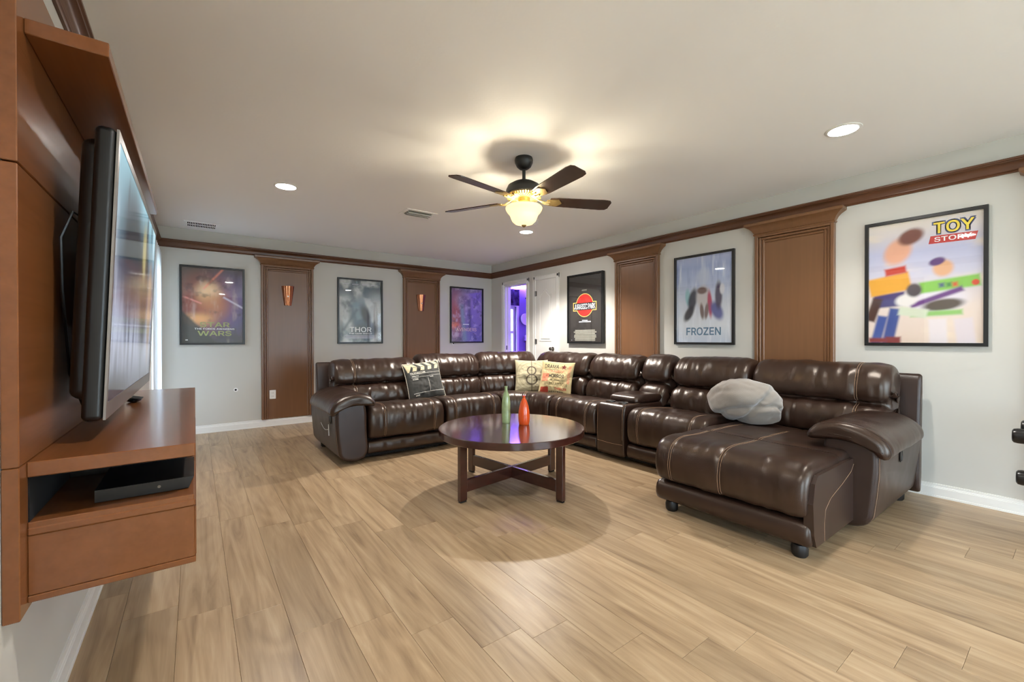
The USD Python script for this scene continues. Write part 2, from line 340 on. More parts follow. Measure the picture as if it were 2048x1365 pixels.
# glazed door at the far end of the left wall, and two unseen daylight openings behind the camera
def glazed(name, u0, u1, z0, z1, put, mull):
    w = thing(name, None, None, kind='structure')
    F = 0.06
    part(w, 'window_frame', cat_([put(u0, u0 + F, z0, z1, 0.0, 0.07), put(u1 - F, u1, z0, z1, 0.0, 0.07), put(u0 + F, u1 - F, z0, z0 + F, 0.0, 0.07), put(u0 + F, u1 - F, z1 - F, z1, 0.0, 0.07)]), 'white_trim', False)
    edges = np.linspace(u0 + F, u1 - F, mull + 2)
    for e in edges[1:-1]: part(w, 'mullion', put(e - 0.02, e + 0.02, z0 + F, z1 - F, 0.01, 0.06), 'white_trim', False)
    for a, b in zip(edges[:-1], edges[1:]): part(w, 'pane', put(a + 0.02 * (a > u0 + F), b - 0.02 * (b < u1 - F), z0 + F, z1 - F, 0.03, 0.034), 'pane', False)
    C = 0.065
    part(w, 'casing', cat_([put(u0 - C, u0, max(z0 - C, 0.0), z1 + C, -0.135, -0.119), put(u1, u1 + C, max(z0 - C, 0.0), z1 + C, -0.135, -0.119), put(u0, u1, z1, z1 + C, -0.135, -0.119)]), 'white_trim', False)
glazed('window_1', *W1, lambda a, b, z0, z1, d0, d1: box(LEFT - T + d0 if d0 >= 0 else LEFT, LEFT - T + d1 if d1 > 0 else LEFT + 0.016, a, b, z0, z1), 0)
glazed('window_4', *W4, lambda a, b, z0, z1, d0, d1: box(LEFT - T + d0 if d0 >= 0 else LEFT, LEFT - T + d1 if d1 > 0 else LEFT + 0.016, a, b, z0, z1), 1)
glazed('window_2', *W2, lambda a, b, z0, z1, d0, d1: box(a, b, FRONT - T + d0 if d0 >= 0 else FRONT, FRONT - T + d1 if d1 > 0 else FRONT + 0.016, z0, z1), 2)

material('sheer', {'d': ('diffuse_bsdf', {'color': (0.85, 0.86, 0.88)}), 't': ('translucent_bsdf', {'color': (0.85, 0.87, 0.9)}), 'm': ('mix_closure', {'fac': 0.55})}, [('d.BSDF', 'm.closure1'), ('t.BSDF', 'm.closure2')], 'm.closure')
sc_ = thing('sheer_curtain', 'white sheer curtain beside the television at the far end of the left wall', 'curtain', (LEFT + 0.045, 0, 0))  # chosen here to soften the daylight from the glazed door
ys = np.linspace(W1[0] - 0.06, W1[1] + 0.05, 130); fo_ = 0.014 * np.sin(ys * 46)
part(sc_, 'cloth', prism([(q + 0.001, y) for y, q in zip(ys, fo_)] + [(q - 0.001, y) for y, q in zip(ys[::-1], fo_[::-1])], 'z', 0.02, 2.115), 'sheer', 40)
part(sc_, 'rod', tube([(0, W1[0] - 0.09, 2.12), (0, W1[1] + 0.075, 2.12)], 0.008), 'nickel')
for y in (W1[0] - 0.075, W1[1] + 0.065): part(sc_, 'rod_bracket', box(-0.045, 0.006, y - 0.006, y + 0.006, 2.112, 2.128), 'nickel', False)
# ------------------------------------------------------------------ bedroom behind the doorway
BX0, BX1, BY0, BY1 = RIGHT + T, 8.2, 3.2, 8.3
W3 = (5.45, 6.285, 0.62, 1.92)
struct('wall_bedroom', cat_([box(BX0 - T, W3[0], BY1, BY1 + T, 0, CEIL), box(W3[1], BX1, BY1, BY1 + T, 0, CEIL), box(W3[0], W3[1], BY1, BY1 + T, 0, W3[2]), box(W3[0], W3[1], BY1, BY1 + T, W3[3], CEIL),
                             box(BX1, BX1 + T, BY0, BY1 + T, 0, CEIL), box(BX0, BX1, BY0 - T, BY0, 0, CEIL), box(BX0 - T, BX0, BACK + T, BY1, 0, CEIL)]), 'bedroom_paint')
struct('ceiling_bedroom', box(BX0, BX1 + T, BY0 - T, BY1 + T, CEIL, CEIL + 0.1), 'ceiling_paint')
struct('floor_bedroom', box(BX0, BX1 + T, BY0 - T, BY1 + T, -0.08, 0.0), 'plank_wood')
glazed('window_3', *W3, lambda a, b, z0, z1, d0, d1: box(a, b, BY1 + T - (d1 if d1 > 0 else T + 0.016), BY1 + T - (d0 if d0 >= 0 else T), z0, z1), 0)
part('/World/window_3', 'sash_rail', box(W3[0] + 0.06, W3[1] - 0.06, BY1 + 0.06, BY1 + 0.10, 1.27, 1.33), 'white_trim', False)
def strip(a, b, w=0.018):
    return box(min(a[0], b[0]) - w * (a[0] == b[0]), max(a[0], b[0]) + w * (a[0] == b[0]), min(a[1], b[1]) - w * (a[1] == b[1]), max(a[1], b[1]) + w * (a[1] == b[1]), 2.385, 2.412)
c = [(BX0 + 0.02, BY0 + 0.02), (BX1 - 0.02, BY0 + 0.02), (BX1 - 0.02, BY1 - 0.02), (BX0 + 0.02, BY1 - 0.02)]
top('light_strip', cat_([strip(c[0], c[1]), strip(c[1], c[2]), strip(c[2], c[3])]), 'led_strip', 'glowing violet light strip along the top of the bedroom walls', 'light strip', smooth=False)
cv = thing('curtain_valance', 'dark patterned valance hanging over the bedroom window', 'curtain', (0, BY1, 0))
xs = np.linspace(5.28, 6.335, 120); fold = 0.03 + 0.014 * np.sin(xs * 34)
part(cv, 'cloth', prism([(x, -0.012 - q) for x, q in zip(xs, fold)] + [(x, -0.004 - q) for x, q in zip(xs[::-1], fold[::-1])], 'z', 1.94, 2.33), 'curtain', 40)
part(cv, 'rod', tube([(5.25, -0.035, 2.325), (6.36, -0.035, 2.325)], 0.009), 'nickel')
for x in (5.29, 6.32): part(cv, 'rod_bracket', box(x - 0.01, x + 0.01, -0.04, 0, 2.31, 2.33), 'nickel', False)
def guitar(label, o, body, flip):
    g = thing('guitar', label, 'guitar', o)
    t = np.linspace(0, 2 * math.pi, 60, endpoint=False)
    rr = 0.150 + 0.045 * np.cos(t - math.pi / 2 + math.pi) + 0.028 * np.cos(2 * t)
    sgn = -1 if flip else 1
    pts = [(a * math.cos(q) * 1.0, sgn * a * math.sin(q) * 1.15) for a, q in zip(rr, t)]
    part(g, 'body', prism(pts, 'y', -0.075, -0.035) if False else trimesh.Trimesh(np.stack([(e := extrude(Polygon(pts), 0.04)).vertices[:, 0], -0.035 - e.vertices[:, 2], e.vertices[:, 1]], 1), e.faces[:, ::-1], process=False), body, 30)
    part(g, 'neck', cbox(-0.022, 0.022, -0.085, -0.06, *sorted((sgn * 0.12, sgn * 0.50)), 0.004), 'cabinet_wood', False)
    part(g, 'headstock', cbox(-0.035, 0.035, -0.08, -0.062, *sorted((sgn * 0.50, sgn * 0.64)), 0.004), 'title_white', False)
    for k in range(3):
        for s in (-1, 1): part(g, 'tuning_peg', tube([(s * 0.03, -0.07, sgn * (0.53 + 0.04 * k)), (s * 0.06, -0.07, sgn * (0.53 + 0.04 * k))], 0.008, 6), 'title_white')
    part(g, 'pickguard', cbox(-0.05, 0.06, -0.078, -0.075, *sorted((-sgn * 0.02, sgn * 0.10)), 0.001), 'title_navy', False)
    part(g, 'wall_hook', cbox(-0.02, 0.02, -0.062, 0.0, *sorted((sgn * 0.46, sgn * 0.49)), 0.003), 'nickel', False)
guitar('white guitar on the violet bedroom wall, half hidden by the doorway', (6.57, BY1 - 0.006, 1.66), 'title_white', False)
guitar('guitar with white headstock hung low under the white guitar body', (6.535, BY1 - 0.004, 0.59), 'title_navy', False)

# the garden outside the windows
top('lawn', box(-14, 22, -14, 22, -0.3, -0.12), 'grass', 'green lawn outside the windows', 'lawn', smooth=False)
top('patio', cat_([box(LEFT - 5.0, RIGHT + 3.0, -9.0, FRONT - T - 0.02, -0.12, -0.06), box(LEFT - 5.0, LEFT - T - 0.02, FRONT - T - 0.02, 9.0, -0.12, -0.06)]), 'concrete', 'pale concrete paving out of view, added to bounce light onto the ceiling', 'patio', smooth=False)  # added pale reflector out of view: bounces sunlight up to the ceiling
hp = trimesh.creation.icosphere(4, 1.0); hv = hp.vertices; d = 1 + 0.25 * (fbm(hv * 6 + 9, 3, 5) - 0.5)
hp.vertices = hv * d[:, None] * (1.4, 0.5, 0.75) + (9.4, 12.4, 0.68)
top('hedge', hp, 'hedge_leaf', 'green shrub in the garden seen through the bedroom window', 'shrub')

# ------------------------------------------------------------------ pilasters on the walls
BW = lambda x, y=BACK: mat4((1, 0, 0), (0, -1, 0), (0, 0, 1), (x, y, 0))       # local y points out of the wall into the room
RW = lambda y: mat4((0, -1, 0), (-1, 0, 0), (0, 0, 1), (RIGHT, y, 0))
def fix(m):
    if m.volume < 0: m.invert()
    return m
def pilaster(frame, label, w=0.62):
    p = thing('pilaster', label, 'pilaster', frame=frame, group='brown wall pilasters')
    # the frames above mirror: local x is kept to the viewer's right by building symmetric shapes only
    h, z0, z1 = w / 2, 0.097, 2.10
    part(p, 'panel', cbox(-h + 0.05, h - 0.05, 0, 0.016, z0, z1 - 0.05, 0.001), 'pilaster_wood', False)
    for s in (-1, 1):
        part(p, 'stile', cat_([cbox(*sorted((s * h, s * (h - 0.028))), 0, 0.046, z0, z1, 0.004), cbox(*sorted((s * (h - 0.031), s * (h - 0.052))), 0, 0.034, z0, z1 - 0.03, 0.005), cbox(*sorted((s * (h - 0.055), s * (h - 0.078))), 0, 0.026, z0, z1 - 0.05, 0.006)]), 'pilaster_wood', False)
    part(p, 'rail', cat_([cbox(-h + 0.028, h - 0.028, 0, 0.046, z1 - 0.03, z1, 0.004), cbox(-h + 0.05, h - 0.05, 0, 0.034, z1 - 0.054, z1 - 0.032, 0.005), cbox(-h + 0.077, h - 0.077, 0, 0.026, z1 - 0.080, z1 - 0.057, 0.006)]), 'pilaster_wood', False)
    part(p, 'capital', rects_loft([(2.088, h + 0.006, 0.050), (2.100, h + 0.010, 0.056), (2.108, h + 0.002, 0.048), (2.114, h + 0.008, 0.052), (2.135, h + 0.018, 0.060), (2.158, h + 0.040, 0.074), (2.172, h + 0.062, 0.092), (2.178, h + 0.072, 0.100), (2.196, h + 0.074, 0.102), (2.203, h + 0.070, 0.098)]), 'pilaster_wood', 25)
    return p
pilaster(BW(0.992), 'brown wall pilaster with a copper sconce and a white outlet')
pilaster(BW(2.903), 'brown wall pilaster with a copper sconce, tinted violet, nearest the room corner')
pilaster(RW(3.216), 'brown pilaster on the right wall behind the sofa console')
pilaster(RW(1.555), 'widest looking brown pilaster on the right wall, above the chaise')
pilaster(RW(-0.118), 'brown pilaster cut off by the right edge of the picture')

# ------------------------------------------------------------------ framed posters
def P(c): return np.array(lin(*c))
def smooth(a, b, x): t = np.clip((x - a) / (b - a), 0, 1); return t * t * (3 - 2 * t)
class Art:
    def __init__(s, w, h, nx=110):
        ny = int(nx * h / w); s.w, s.h, s.nx, s.ny = w, h, nx, ny
        U, V = np.meshgrid(np.linspace(0, 1, nx), np.linspace(0, 1, ny)); s.U, s.V = U.ravel(), V.ravel(); s.c = np.zeros((nx * ny, 3))
    def grad(s, stops):
        v = [q[0] for q in stops]; cc = np.array([P(q[1]) for q in stops]); s.c = np.stack([np.interp(s.V, v, cc[:, k]) for k in range(3)], 1); return s
    def mixin(s, a, color): s.c = s.c * (1 - a[:, None]) + a[:, None] * P(color)
    def ell(s, x, y, rx, ry, color, ang=0, soft=0.3, a=1.0):
        t = math.radians(ang); dx, dy = (s.U - x), (s.V - y) * s.h / s.w; ry = ry * s.h / s.w
        p, q = dx * math.cos(t) + dy * math.sin(t), -dx * math.sin(t) + dy * math.cos(t)
        s.mixin(a * (1 - smooth(1 - soft, 1 + soft, np.hypot(p / rx, q / ry))), color); return s
    def bar(s, x, y, rx, ry, color, ang=0, soft=0.02, a=1.0):
        t = math.radians(ang); dx, dy = (s.U - x), (s.V - y) * s.h / s.w; ry = ry * s.h / s.w
        p, q = np.abs(dx * math.cos(t) + dy * math.sin(t)) - rx, np.abs(-dx * math.sin(t) + dy * math.cos(t)) - ry
        s.mixin(a * (1 - smooth(-soft, soft, np.maximum(p, q))), color); return s
    def cloud(s, color, scale=(4, 4), lo=0.5, hi=0.75, seed=0, a=1.0, mask=None):
        n = fbm(np.stack([s.U * scale[0], s.V * scale[1] * s.h / s.w, np.zeros_like(s.U)], 1) + 7.3, 4, seed)
        k = a * smooth(lo, hi, n); s.mixin(k if mask is None else k * mask, color); return s
    def mesh(s, z=0.0):
        v = np.stack([(s.U - 0.5) * s.w, (s.V - 0.5) * s.h, np.full_like(s.U, z)], 1); i, j = np.meshgrid(np.arange(s.ny - 1), np.arange(s.nx - 1), indexing='ij'); a = (i * s.nx + j).ravel()
        fc = np.vstack([np.stack([a, a + 1, a + s.nx + 1], 1), np.stack([a, a + s.nx + 1, a + s.nx], 1)])
        return (v, fc), s.c
FWID, PH, PWID = 0.022, 0.943, 0.65
def poster(frame, label, art, words, w=PWID, h=PH, depth=0.028, frame_w=FWID):
    p = thing('framed_poster', label, 'poster', frame=frame, group='framed posters on the walls')
    a, b, fw = w / 2, h / 2, frame_w
    def rail(p0, p1, q1, q0):
        poly = Polygon([p0, p1, q1, q0]); m = extrude(poly, depth); m.apply_translation((0, 0, 0.001)); return m
    o = [(-a, -b), (a, -b), (a, b), (-a, b)]; n = [(-a + fw, -b + fw), (a - fw, -b + fw), (a - fw, b - fw), (-a + fw, b - fw)]
    for k in range(4): part(p, 'frame_rail', rail(o[k], o[(k + 1) % 4], n[(k + 1) % 4], n[k]), 'black_frame', False)
    part(p, 'backing', box(-a + fw, a - fw, -b + fw, b - fw, 0.001, depth - 0.018), 'black_frame', False)
    (m, col) = art.mesh(depth - 0.0165)
    pr = part(p, 'print', m, 'printed', col=col)
    for nm, me, mt, (x, y), lay in words:
        part(pr, nm, moved(me, (x, y, depth - 0.0162 + lay * 0.0005)), mt, False)
    part(p, 'glass_pane', box(-a + fw, a - fw, -b + fw, b - fw, depth - 0.010, depth - 0.008), 'pane', False)
    return p
def on_back(x, z): return mat4((1, 0, 0), (0, 0, 1), (0, -1, 0), (x, BACK, z))
def on_right(y, z): return mat4((0, -1, 0), (0, 0, 1), (-1, 0, 0), (RIGHT, y, z))
iw, ih = PWID - 2 * FWID, PH - 2 * FWID
def flat(poly): return extrude(poly, 0.0005)
def lines(n, w, h, gap, seed):
    g = np.random.default_rng(seed); return unary_union([sbox(-q, -k * gap, q, -k * gap + h) for k, q in enumerate(w / 2 * g.uniform(0.8, 1.0, n))])
# 1: dark, warm glow to the left, violet to the right
a1 = Art(iw, ih).grad([(0, (40, 48, 48)), (0.3, (62, 62, 66)), (0.6, (122, 106, 104)), (1, (88, 84, 78))])
a1.ell(0.78, 0.52, 0.42, 0.36, (92, 84, 158), soft=0.8, a=0.85).ell(0.36, 0.56, 0.40, 0.32, (158, 66, 48), soft=0.8, a=0.9).ell(0.42, 0.68, 0.17, 0.13, (255, 214, 160), soft=0.8).ell(0.5, 0.52, 0.2, 0.15, (212, 140, 92), soft=0.9, a=0.8).ell(0.28, 0.32, 0.2, 0.07, (250, 186, 120), soft=0.9, a=0.9)
a1.bar(0.5, 0.86, 0.26, 0.012, (255, 150, 120), 52, 0.02, 0.7).bar(0.84, 0.55, 0.2, 0.01, (236, 232, 255), -32, 0.02, 0.8).bar(0.16, 0.57, 0.16, 0.008, (255, 170, 160), -24, 0.02, 0.8)
a1.cloud((235, 215, 205), (9, 3), 0.55, 0.8, 3, 0.35).cloud((30, 28, 34), (6, 6), 0.55, 0.72, 8, 0.5).bar(0.08, 0.12, 0.5, 0.16, (30, 40, 42), -48, 0.03, 0.9)
poster(on_back(0.180, 1.540), 'framed poster with red and violet glow, leftmost on the back wall', a1, [
    ('title', cat_([moved(text_w('STAR', 0.30, 0.062), (0, 0.030, 0)), moved(text_w('WARS', 0.34, 0.062), (0, -0.075, 0))]), 'title_olive', (0.015, -0.290), 0),
    ('subtitle', text_w('THE FORCE AWAKENS', 0.40, 0.020), 'title_white', (0.015, -0.290), 0), ('maker_mark', flat(sbox(-0.012, 0, 0.012, 0.012)), 'title_white', (-0.26, -0.42), 0)])
# 2: blue grey clouds
a2 = Art(iw, ih).grad([(0, (106, 128, 142)), (0.15, (120, 138, 148)), (0.5, (168, 178, 184)), (0.75, (98, 116, 128)), (1, (66, 86, 100))])
a2.ell(0.12, 0.5, 0.2, 0.22, (214, 218, 216), soft=0.9, a=0.8).ell(0.9, 0.5, 0.22, 0.25, (216, 218, 214), soft=0.9, a=0.8).cloud((220, 224, 222), (4, 4), 0.46, 0.68, 21, 0.85).cloud((66, 80, 92), (5, 4), 0.5, 0.72, 24, 0.7).ell(0.46, 0.42, 0.2, 0.28, (96, 116, 128), 12, 0.4, 0.9).bar(0.5, 0.52, 0.15, 0.14, (142, 164, 176), 18, 0.04, 0.9).ell(0.62, 0.44, 0.1, 0.17, (74, 76, 82), 20, 0.5, 0.9).bar(0.26, 0.36, 0.3, 0.02, (84, 102, 112), 58, 0.04, 0.8).ell(0.62, 0.2, 0.3, 0.1, (84, 92, 100), 0, 0.6, 0.9).ell(0.5, 0.7, 0.09, 0.08, (150, 160, 168), 0, 0.6, 0.9)
poster(on_back(1.945, 1.540), 'framed grey blue poster with white title, between the two back wall pilasters', a2, [
    ('title', text_w('THOR', 0.315, 0.075), 'title_white', (0, -0.305), 0), ('subtitle', text_w('THE DARK WORLD', 0.33, 0.02), 'title_white', (0, -0.336), 0), ('small_print', flat(lines(3, 0.46, 0.008, 0.018, 4)), 'print_pale', (0, -0.36), 0),
    ('top_line', flat(unary_union([sbox(x, 0, x + 0.09, 0.008) for x in (-0.25, -0.12, 0.02, 0.15)])), 'print_pale', (0, 0.385), 0)])
# 3: violet, busy
a3 = Art(iw, ih).grad([(0, (112, 116, 178)), (0.25, (92, 92, 152)), (0.6, (130, 110, 160)), (1, (104, 92, 146))])
a3.ell(0.14, 0.5, 0.2, 0.4, (178, 76, 66), soft=0.9, a=0.9).ell(0.8, 0.6, 0.35, 0.5, (150, 128, 206), soft=0.8, a=0.8).ell(0.4, 0.76, 0.25, 0.16, (206, 180, 200), soft=0.5, a=0.5).ell(0.4, 0.76, 0.19, 0.12, (110, 84, 130), soft=0.4, a=0.9).bar(0.38, 0.36, 0.06, 0.34, (128, 150, 178), 6, 0.05, 0.9).bar(0.58, 0.5, 0.045, 0.3, (56, 52, 92), 2, 0.05, 0.8).ell(0.1, 0.3, 0.16, 0.05, (228, 110, 76), soft=0.8, a=0.9)
a3.cloud((214, 196, 228), (10, 8), 0.52, 0.74, 31, 0.55).cloud((58, 44, 84), (9, 9), 0.54, 0.74, 37, 0.6)
poster(on_back(3.739, 1.540), 'framed violet poster with red left edge, beside the room corner', a3, [
    ('title', text_w('AVENGERS', 0.40, 0.06), 'title_gold', (-0.01, -0.275), 0), ('small_label', flat(sbox(-0.06, 0, 0.06, 0.016)), 'title_white', (-0.02, -0.165), 0)])
# 4: charcoal with a red disc and a title band
a4 = Art(iw, ih, 40).grad([(0, (52, 48, 46)), (1, (58, 54, 52))])
disc = Point(0, 0).buffer(0.150, 48); ring = Point(0, 0).buffer(0.160, 48); band = sbox(-0.215, -0.075, 0.215, 0.045)
poster(on_right(4.048, 1.5425), 'framed charcoal poster with red disc emblem, beside the white door', a4, [
    ('emblem_border', flat(unary_union([ring, band])), 'print_amber', (-0.005, 0.045), 0), ('emblem_disc', flat(disc), 'print_red', (-0.005, 0.045), 1), ('emblem_band', flat(band.buffer(-0.012)), 'title_dark', (-0.005, 0.045), 2),
    ('title', text_w('JURASSIC PARK', 0.385, 0.075), 'title_white', (-0.005, -0.008), 3), ('date_line', flat(sbox(-0.045, 0, 0.045, 0.018)), 'print_grey', (-0.01, 0.24), 0),
    ('tag_line', flat(unary_union([sbox(-0.05, 0.02, 0.05, 0.032), sbox(-0.11, 0, 0.11, 0.014)])), 'print_pale', (0, -0.185), 0), ('credits', flat(lines(7, 0.42, 0.019, 0.022, 8)), 'print_grey', (0, -0.305), 0), ('maker_mark', flat(sbox(-0.01, 0, 0.01, 0.006)), 'print_pale', (-0.25, -0.43), 0)], depth=0.045)
# 5: icy pale blue with a loose cluster of colour patches
a5 = Art(iw, ih).grad([(0, (198, 208, 224)), (0.2, (226, 230, 236)), (0.45, (214, 220, 232)), (0.7, (186, 198, 226)), (0.88, (160, 176, 216)), (1, (182, 192, 224))])
a5.cloud((236, 240, 248), (22, 2.2), 0.5, 0.75, 41, 0.7).cloud((128, 144, 194), (26, 2.5), 0.55, 0.75, 44, 0.4, mask=smooth(0.5, 0.75, a5.V)).ell(0.5, 0.76, 0.12, 0.09, (200, 208, 226), soft=0.4, a=0.7)
for x, y, rx, ry, colr, an in ((0.22, 0.53, 0.05, 0.10, (150, 196, 204), 5), (0.31, 0.50, 0.08, 0.13, (52, 56, 74), -12), (0.24, 0.34, 0.07, 0.10, (46, 46, 58), -30), (0.50, 0.52, 0.12, 0.13, (206, 200, 200), 0), (0.48, 0.6, 0.09, 0.04, (112, 88, 84), 0), (0.62, 0.44, 0.04, 0.15, (186, 60, 92), 4), (0.74, 0.36, 0.09, 0.11, (86, 92, 158), 25), (0.77, 0.53, 0.06, 0.15, (70, 62, 92), 0), (0.83, 0.6, 0.04, 0.06, (228, 228, 236), 0), (0.48, 0.36, 0.035, 0.09, (120, 100, 96), 6), (0.56, 0.36, 0.035, 0.09, (128, 108, 104), -6)):
    a5.ell(x, y, rx, ry, colr, an, 0.35, 0.95)
poster(on_right(2.387, 1.5445), 'framed pale icy blue poster between the two right wall pilasters', a5, [('title', text_w('FROZEN', 0.375, 0.082), 'title_blue', (0, -0.375), 0)])
# 6: cream and lavender with geometric colour patches
a6 = Art(iw, ih, 130).grad([(0, (226, 206, 190)), (0.3, (224, 208, 198)), (0.55, (200, 198, 214)), (0.75, (188, 190, 216)), (0.9, (214, 206, 206)), (1, (220, 210, 196))])
a6.cloud((238, 222, 196), (2.5, 5), 0.5, 0.7, 51, 0.6)
for kind, x, y, rx, ry, colr, an in (('b', 0.22, 0.13, 0.055, 0.16, (58, 76, 140), -10), ('b', 0.10, 0.10, 0.05, 0.13, (66, 86, 152), -12), ('b', 0.20, 0.36, 0.15, 0.06, (72, 62, 112), 4), ('b', 0.20, 0.49, 0.20, 0.075, (224, 164, 58), 10), ('b', 0.26, 0.60, 0.10, 0.03, (192, 60, 44), 8), ('e', 0.28, 0.76, 0.12, 0.11, (226, 168, 138), -25), ('e', 0.40, 0.87, 0.12, 0.06, (112, 52, 38), 28), ('b', 0.05, 0.28, 0.05, 0.10, (74, 46, 36), -16), ('b', 0.09, 0.02, 0.09, 0.02, (132, 44, 36), 0), ('b', 0.24, 0.02, 0.07, 0.03, (132, 44, 36), 0),
                                   ('e', 0.62, 0.34, 0.26, 0.11, (222, 216, 224), 6), ('b', 0.73, 0.46, 0.25, 0.045, (132, 190, 82), 6), ('b', 0.62, 0.36, 0.24, 0.020, (104, 62, 128), 22), ('e', 0.68, 0.30, 0.17, 0.045, (84, 74, 66), 8), ('b', 0.62, 0.235, 0.22, 0.02, (140, 192, 104), 2), ('e', 0.68, 0.59, 0.085, 0.065, (222, 172, 132), 0), ('e', 0.63, 0.645, 0.07, 0.03, (96, 66, 120), 20), ('b', 0.64, 0.08, 0.075, 0.11, (226, 216, 218), 2), ('b', 0.86, 0.08, 0.075, 0.11, (220, 208, 212), 6), ('e', 0.36, 0.35, 0.10, 0.05, (226, 222, 218), 12), ('b', 0.42, 0.25, 0.13, 0.035, (206, 214, 190), -12), ('e', 0.43, 0.43, 0.07, 0.055, (84, 78, 82), 0), ('b', 0.67, 0.455, 0.022, 0.016, (70, 90, 130), 6), ('b', 0.73, 0.455, 0.02, 0.016, (64, 130, 70), 6), ('b', 0.78, 0.455, 0.02, 0.016, (206, 82, 48), 6), ('e', 0.94, 0.46, 0.03, 0.022, (206, 72, 44), 0)):
    (a6.bar if kind == 'b' else a6.ell)(x, y, rx, ry, colr, an)
poster(on_right(0.7235, 1.5505), 'framed cream poster of bright colour patches, largest at the right', a6, [
    ('title_outline', cat_([moved(text_w('TOY', 0.205, 0.085), (dx, dy, 0)) for dx in (-0.006, 0.006) for dy in (-0.006, 0.006)]), 'title_navy', (0.16, 0.325), 0), ('title', text_w('TOY', 0.20, 0.08), 'title_yellow', (0.16, 0.3275), 1),
    ('title_banner', flat(Polygon([(-0.125, -0.002), (0.105, -0.006), (0.118, 0.048), (-0.115, 0.052)])), 'print_red', (0.16, 0.262), 0), ('second_title', text_w('STORY', 0.185, 0.034), 'title_white', (0.157, 0.270), 1), ('studio_line', text_w('DISNEY · PIXAR', 0.19, 0.014, bold=False), 'print_pale', (0.155, 0.418), 0)], w=0.652, h=0.946)

# ------------------------------------------------------------------ wall fittings
def sconce(x, label):
    s = thing('wall_sconce', label, 'sconce', frame=mat4((1, 0, 0), (0, -1, 0), (0, 0, 1), (x, BACK - 0.016, 1.58)), group='copper sconces on the back wall')
    n, rows = 46, np.linspace(0, 0.255, 14); v = []
    for z in rows:
        R = 0.040 + 0.029 * z / 0.255
        for t in np.linspace(0, math.pi, n):
            q = R * (1 + 0.10 * abs(math.sin(t * 3.5 + 0.0)) ** 0.7); v.append((q * math.cos(t), q * math.sin(t) * 0.85 + 0.001, z))
    v = np.array(v); i, j = np.meshgrid(np.arange(13), np.arange(n - 1), indexing='ij'); a = (i * n + j).ravel()
    fo = np.vstack([np.stack([a, a + 1, a + n + 1], 1), np.stack([a, a + n + 1, a + n], 1)]); k = len(v)
    vi = v.copy(); vi[:, :2] *= 0.95; vi[:, 1] += 0.0005
    m = trimesh.Trimesh(np.vstack([v, vi]), np.vstack([fo, fo[:, ::-1] + k]), process=False)
    part(s, 'shade', m, 'copper', 50)
    part(s, 'wall_plate', cbox(-0.05, 0.05, 0, 0.006, 0.05, 0.2, 0.002), 'copper', False)
    part(s, 'bottom_cap', extrude(Polygon([(0.040 * math.cos(t), 0.034 * math.sin(t) + 0.001) for t in np.linspace(0, math.pi, 20)]), 0.006), 'copper')
    part(s, 'bulb', moved(trimesh.creation.uv_sphere(0.022), (0, 0.03, 0.12)), 'white_plastic')
sconce(0.992, 'fluted copper wall sconce on the pilaster with the outlet')
sconce(2.888, 'fluted copper wall sconce on the pilaster nearest the corner')
o = thing('wall_outlet', 'white double outlet low on the brown pilaster', 'outlet', frame=mat4((1, 0, 0), (0, -1, 0), (0, 0, 1), (0.81, BACK - 0.016, 0.413)))
part(o, 'cover_plate', cbox(-0.037, 0.037, 0, 0.006, -0.058, 0.058, 0.003), 'white_plastic', False)
for z in (-0.022, 0.022):
    so = part(o, 'socket', cbox(-0.017, 0.017, 0.006, 0.008, z - 0.014, z + 0.014, 0.0008), 'white_trim', False)
    part(so, 'slot', cat_([box(-0.008, -0.006, 0.008, 0.0084, z - 0.005, z + 0.005), box(0.006, 0.008, 0.008, 0.0084, z - 0.005, z + 0.005)]), 'dark_hole', False)
def cable_plate(x, z, label):
    c = thing('cable_plate', label, 'wall plate', frame=mat4((1, 0, 0), (0, -1, 0), (0, 0, 1), (x, BACK, z)))
    Rx = trimesh.transformations.rotation_matrix(-math.pi / 2, (1, 0, 0))
    part(c, 'ring', moved(lathe([(0.011, 0), (0.026, 0), (0.025, 0.004), (0.012, 0.005), (0.011, 0)], 24), T=Rx), 'white_plastic')
    part(c, 'hole', moved(lathe([(0, 0.0005), (0.0115, 0.0005), (0.0115, 0.003), (0, 0.003)], 20), T=Rx), 'dark_hole')
cable_plate(0.406, 0.501, 'small round cable hole low on the back wall')
cable_plate(3.480, 1.058, 'small round cable hole under the violet poster')

# ------------------------------------------------------------------ ceiling fittings
def downlight(x, y, label, power=0.65):
    d = thing('downlight', label, 'ceiling light', (x, y, CEIL), group='recessed ceiling downlights')
    part(d, 'trim_ring', lathe([(0.076, -0.001), (0.078, -0.006), (0.094, -0.003), (0.096, 0.0), (0.076, 0.0), (0.076, -0.001)], 48), 'white_plastic')
    part(d, 'lens', lathe([(0, -0.0035), (0.076, -0.0035), (0.076, 0.0), (0, 0.0)], 48), 'lamp_lens', False)
    b = UsdLux.SphereLight.Define(stage, d + '/beam')       # the lamp's own downward beam
    b.AddTranslateOp().Set((0, 0, -0.045)); b.CreateRadiusAttr(0.04); b.CreateColorAttr(Gf.Vec3f(1.0, 0.955, 0.90)); b.CreateIntensityAttr(BEAM * power)
    sh = UsdLux.ShapingAPI.Apply(b.GetPrim()); sh.CreateShapingConeAngleAttr(62.0); sh.CreateShapingConeSoftnessAttr(0.5)
downlight(0.629, 4.088, 'glowing round ceiling downlight left of the fan')
downlight(3.264, 0.920, 'glowing round ceiling downlight right of the fan, nearest the camera')
downlight(3.250, 4.090, 'glowing round ceiling downlight seen just below the fan bowl', 3.8)
downlight(0.629, 0.920, 'round ceiling downlight overhead near the camera, out of view')
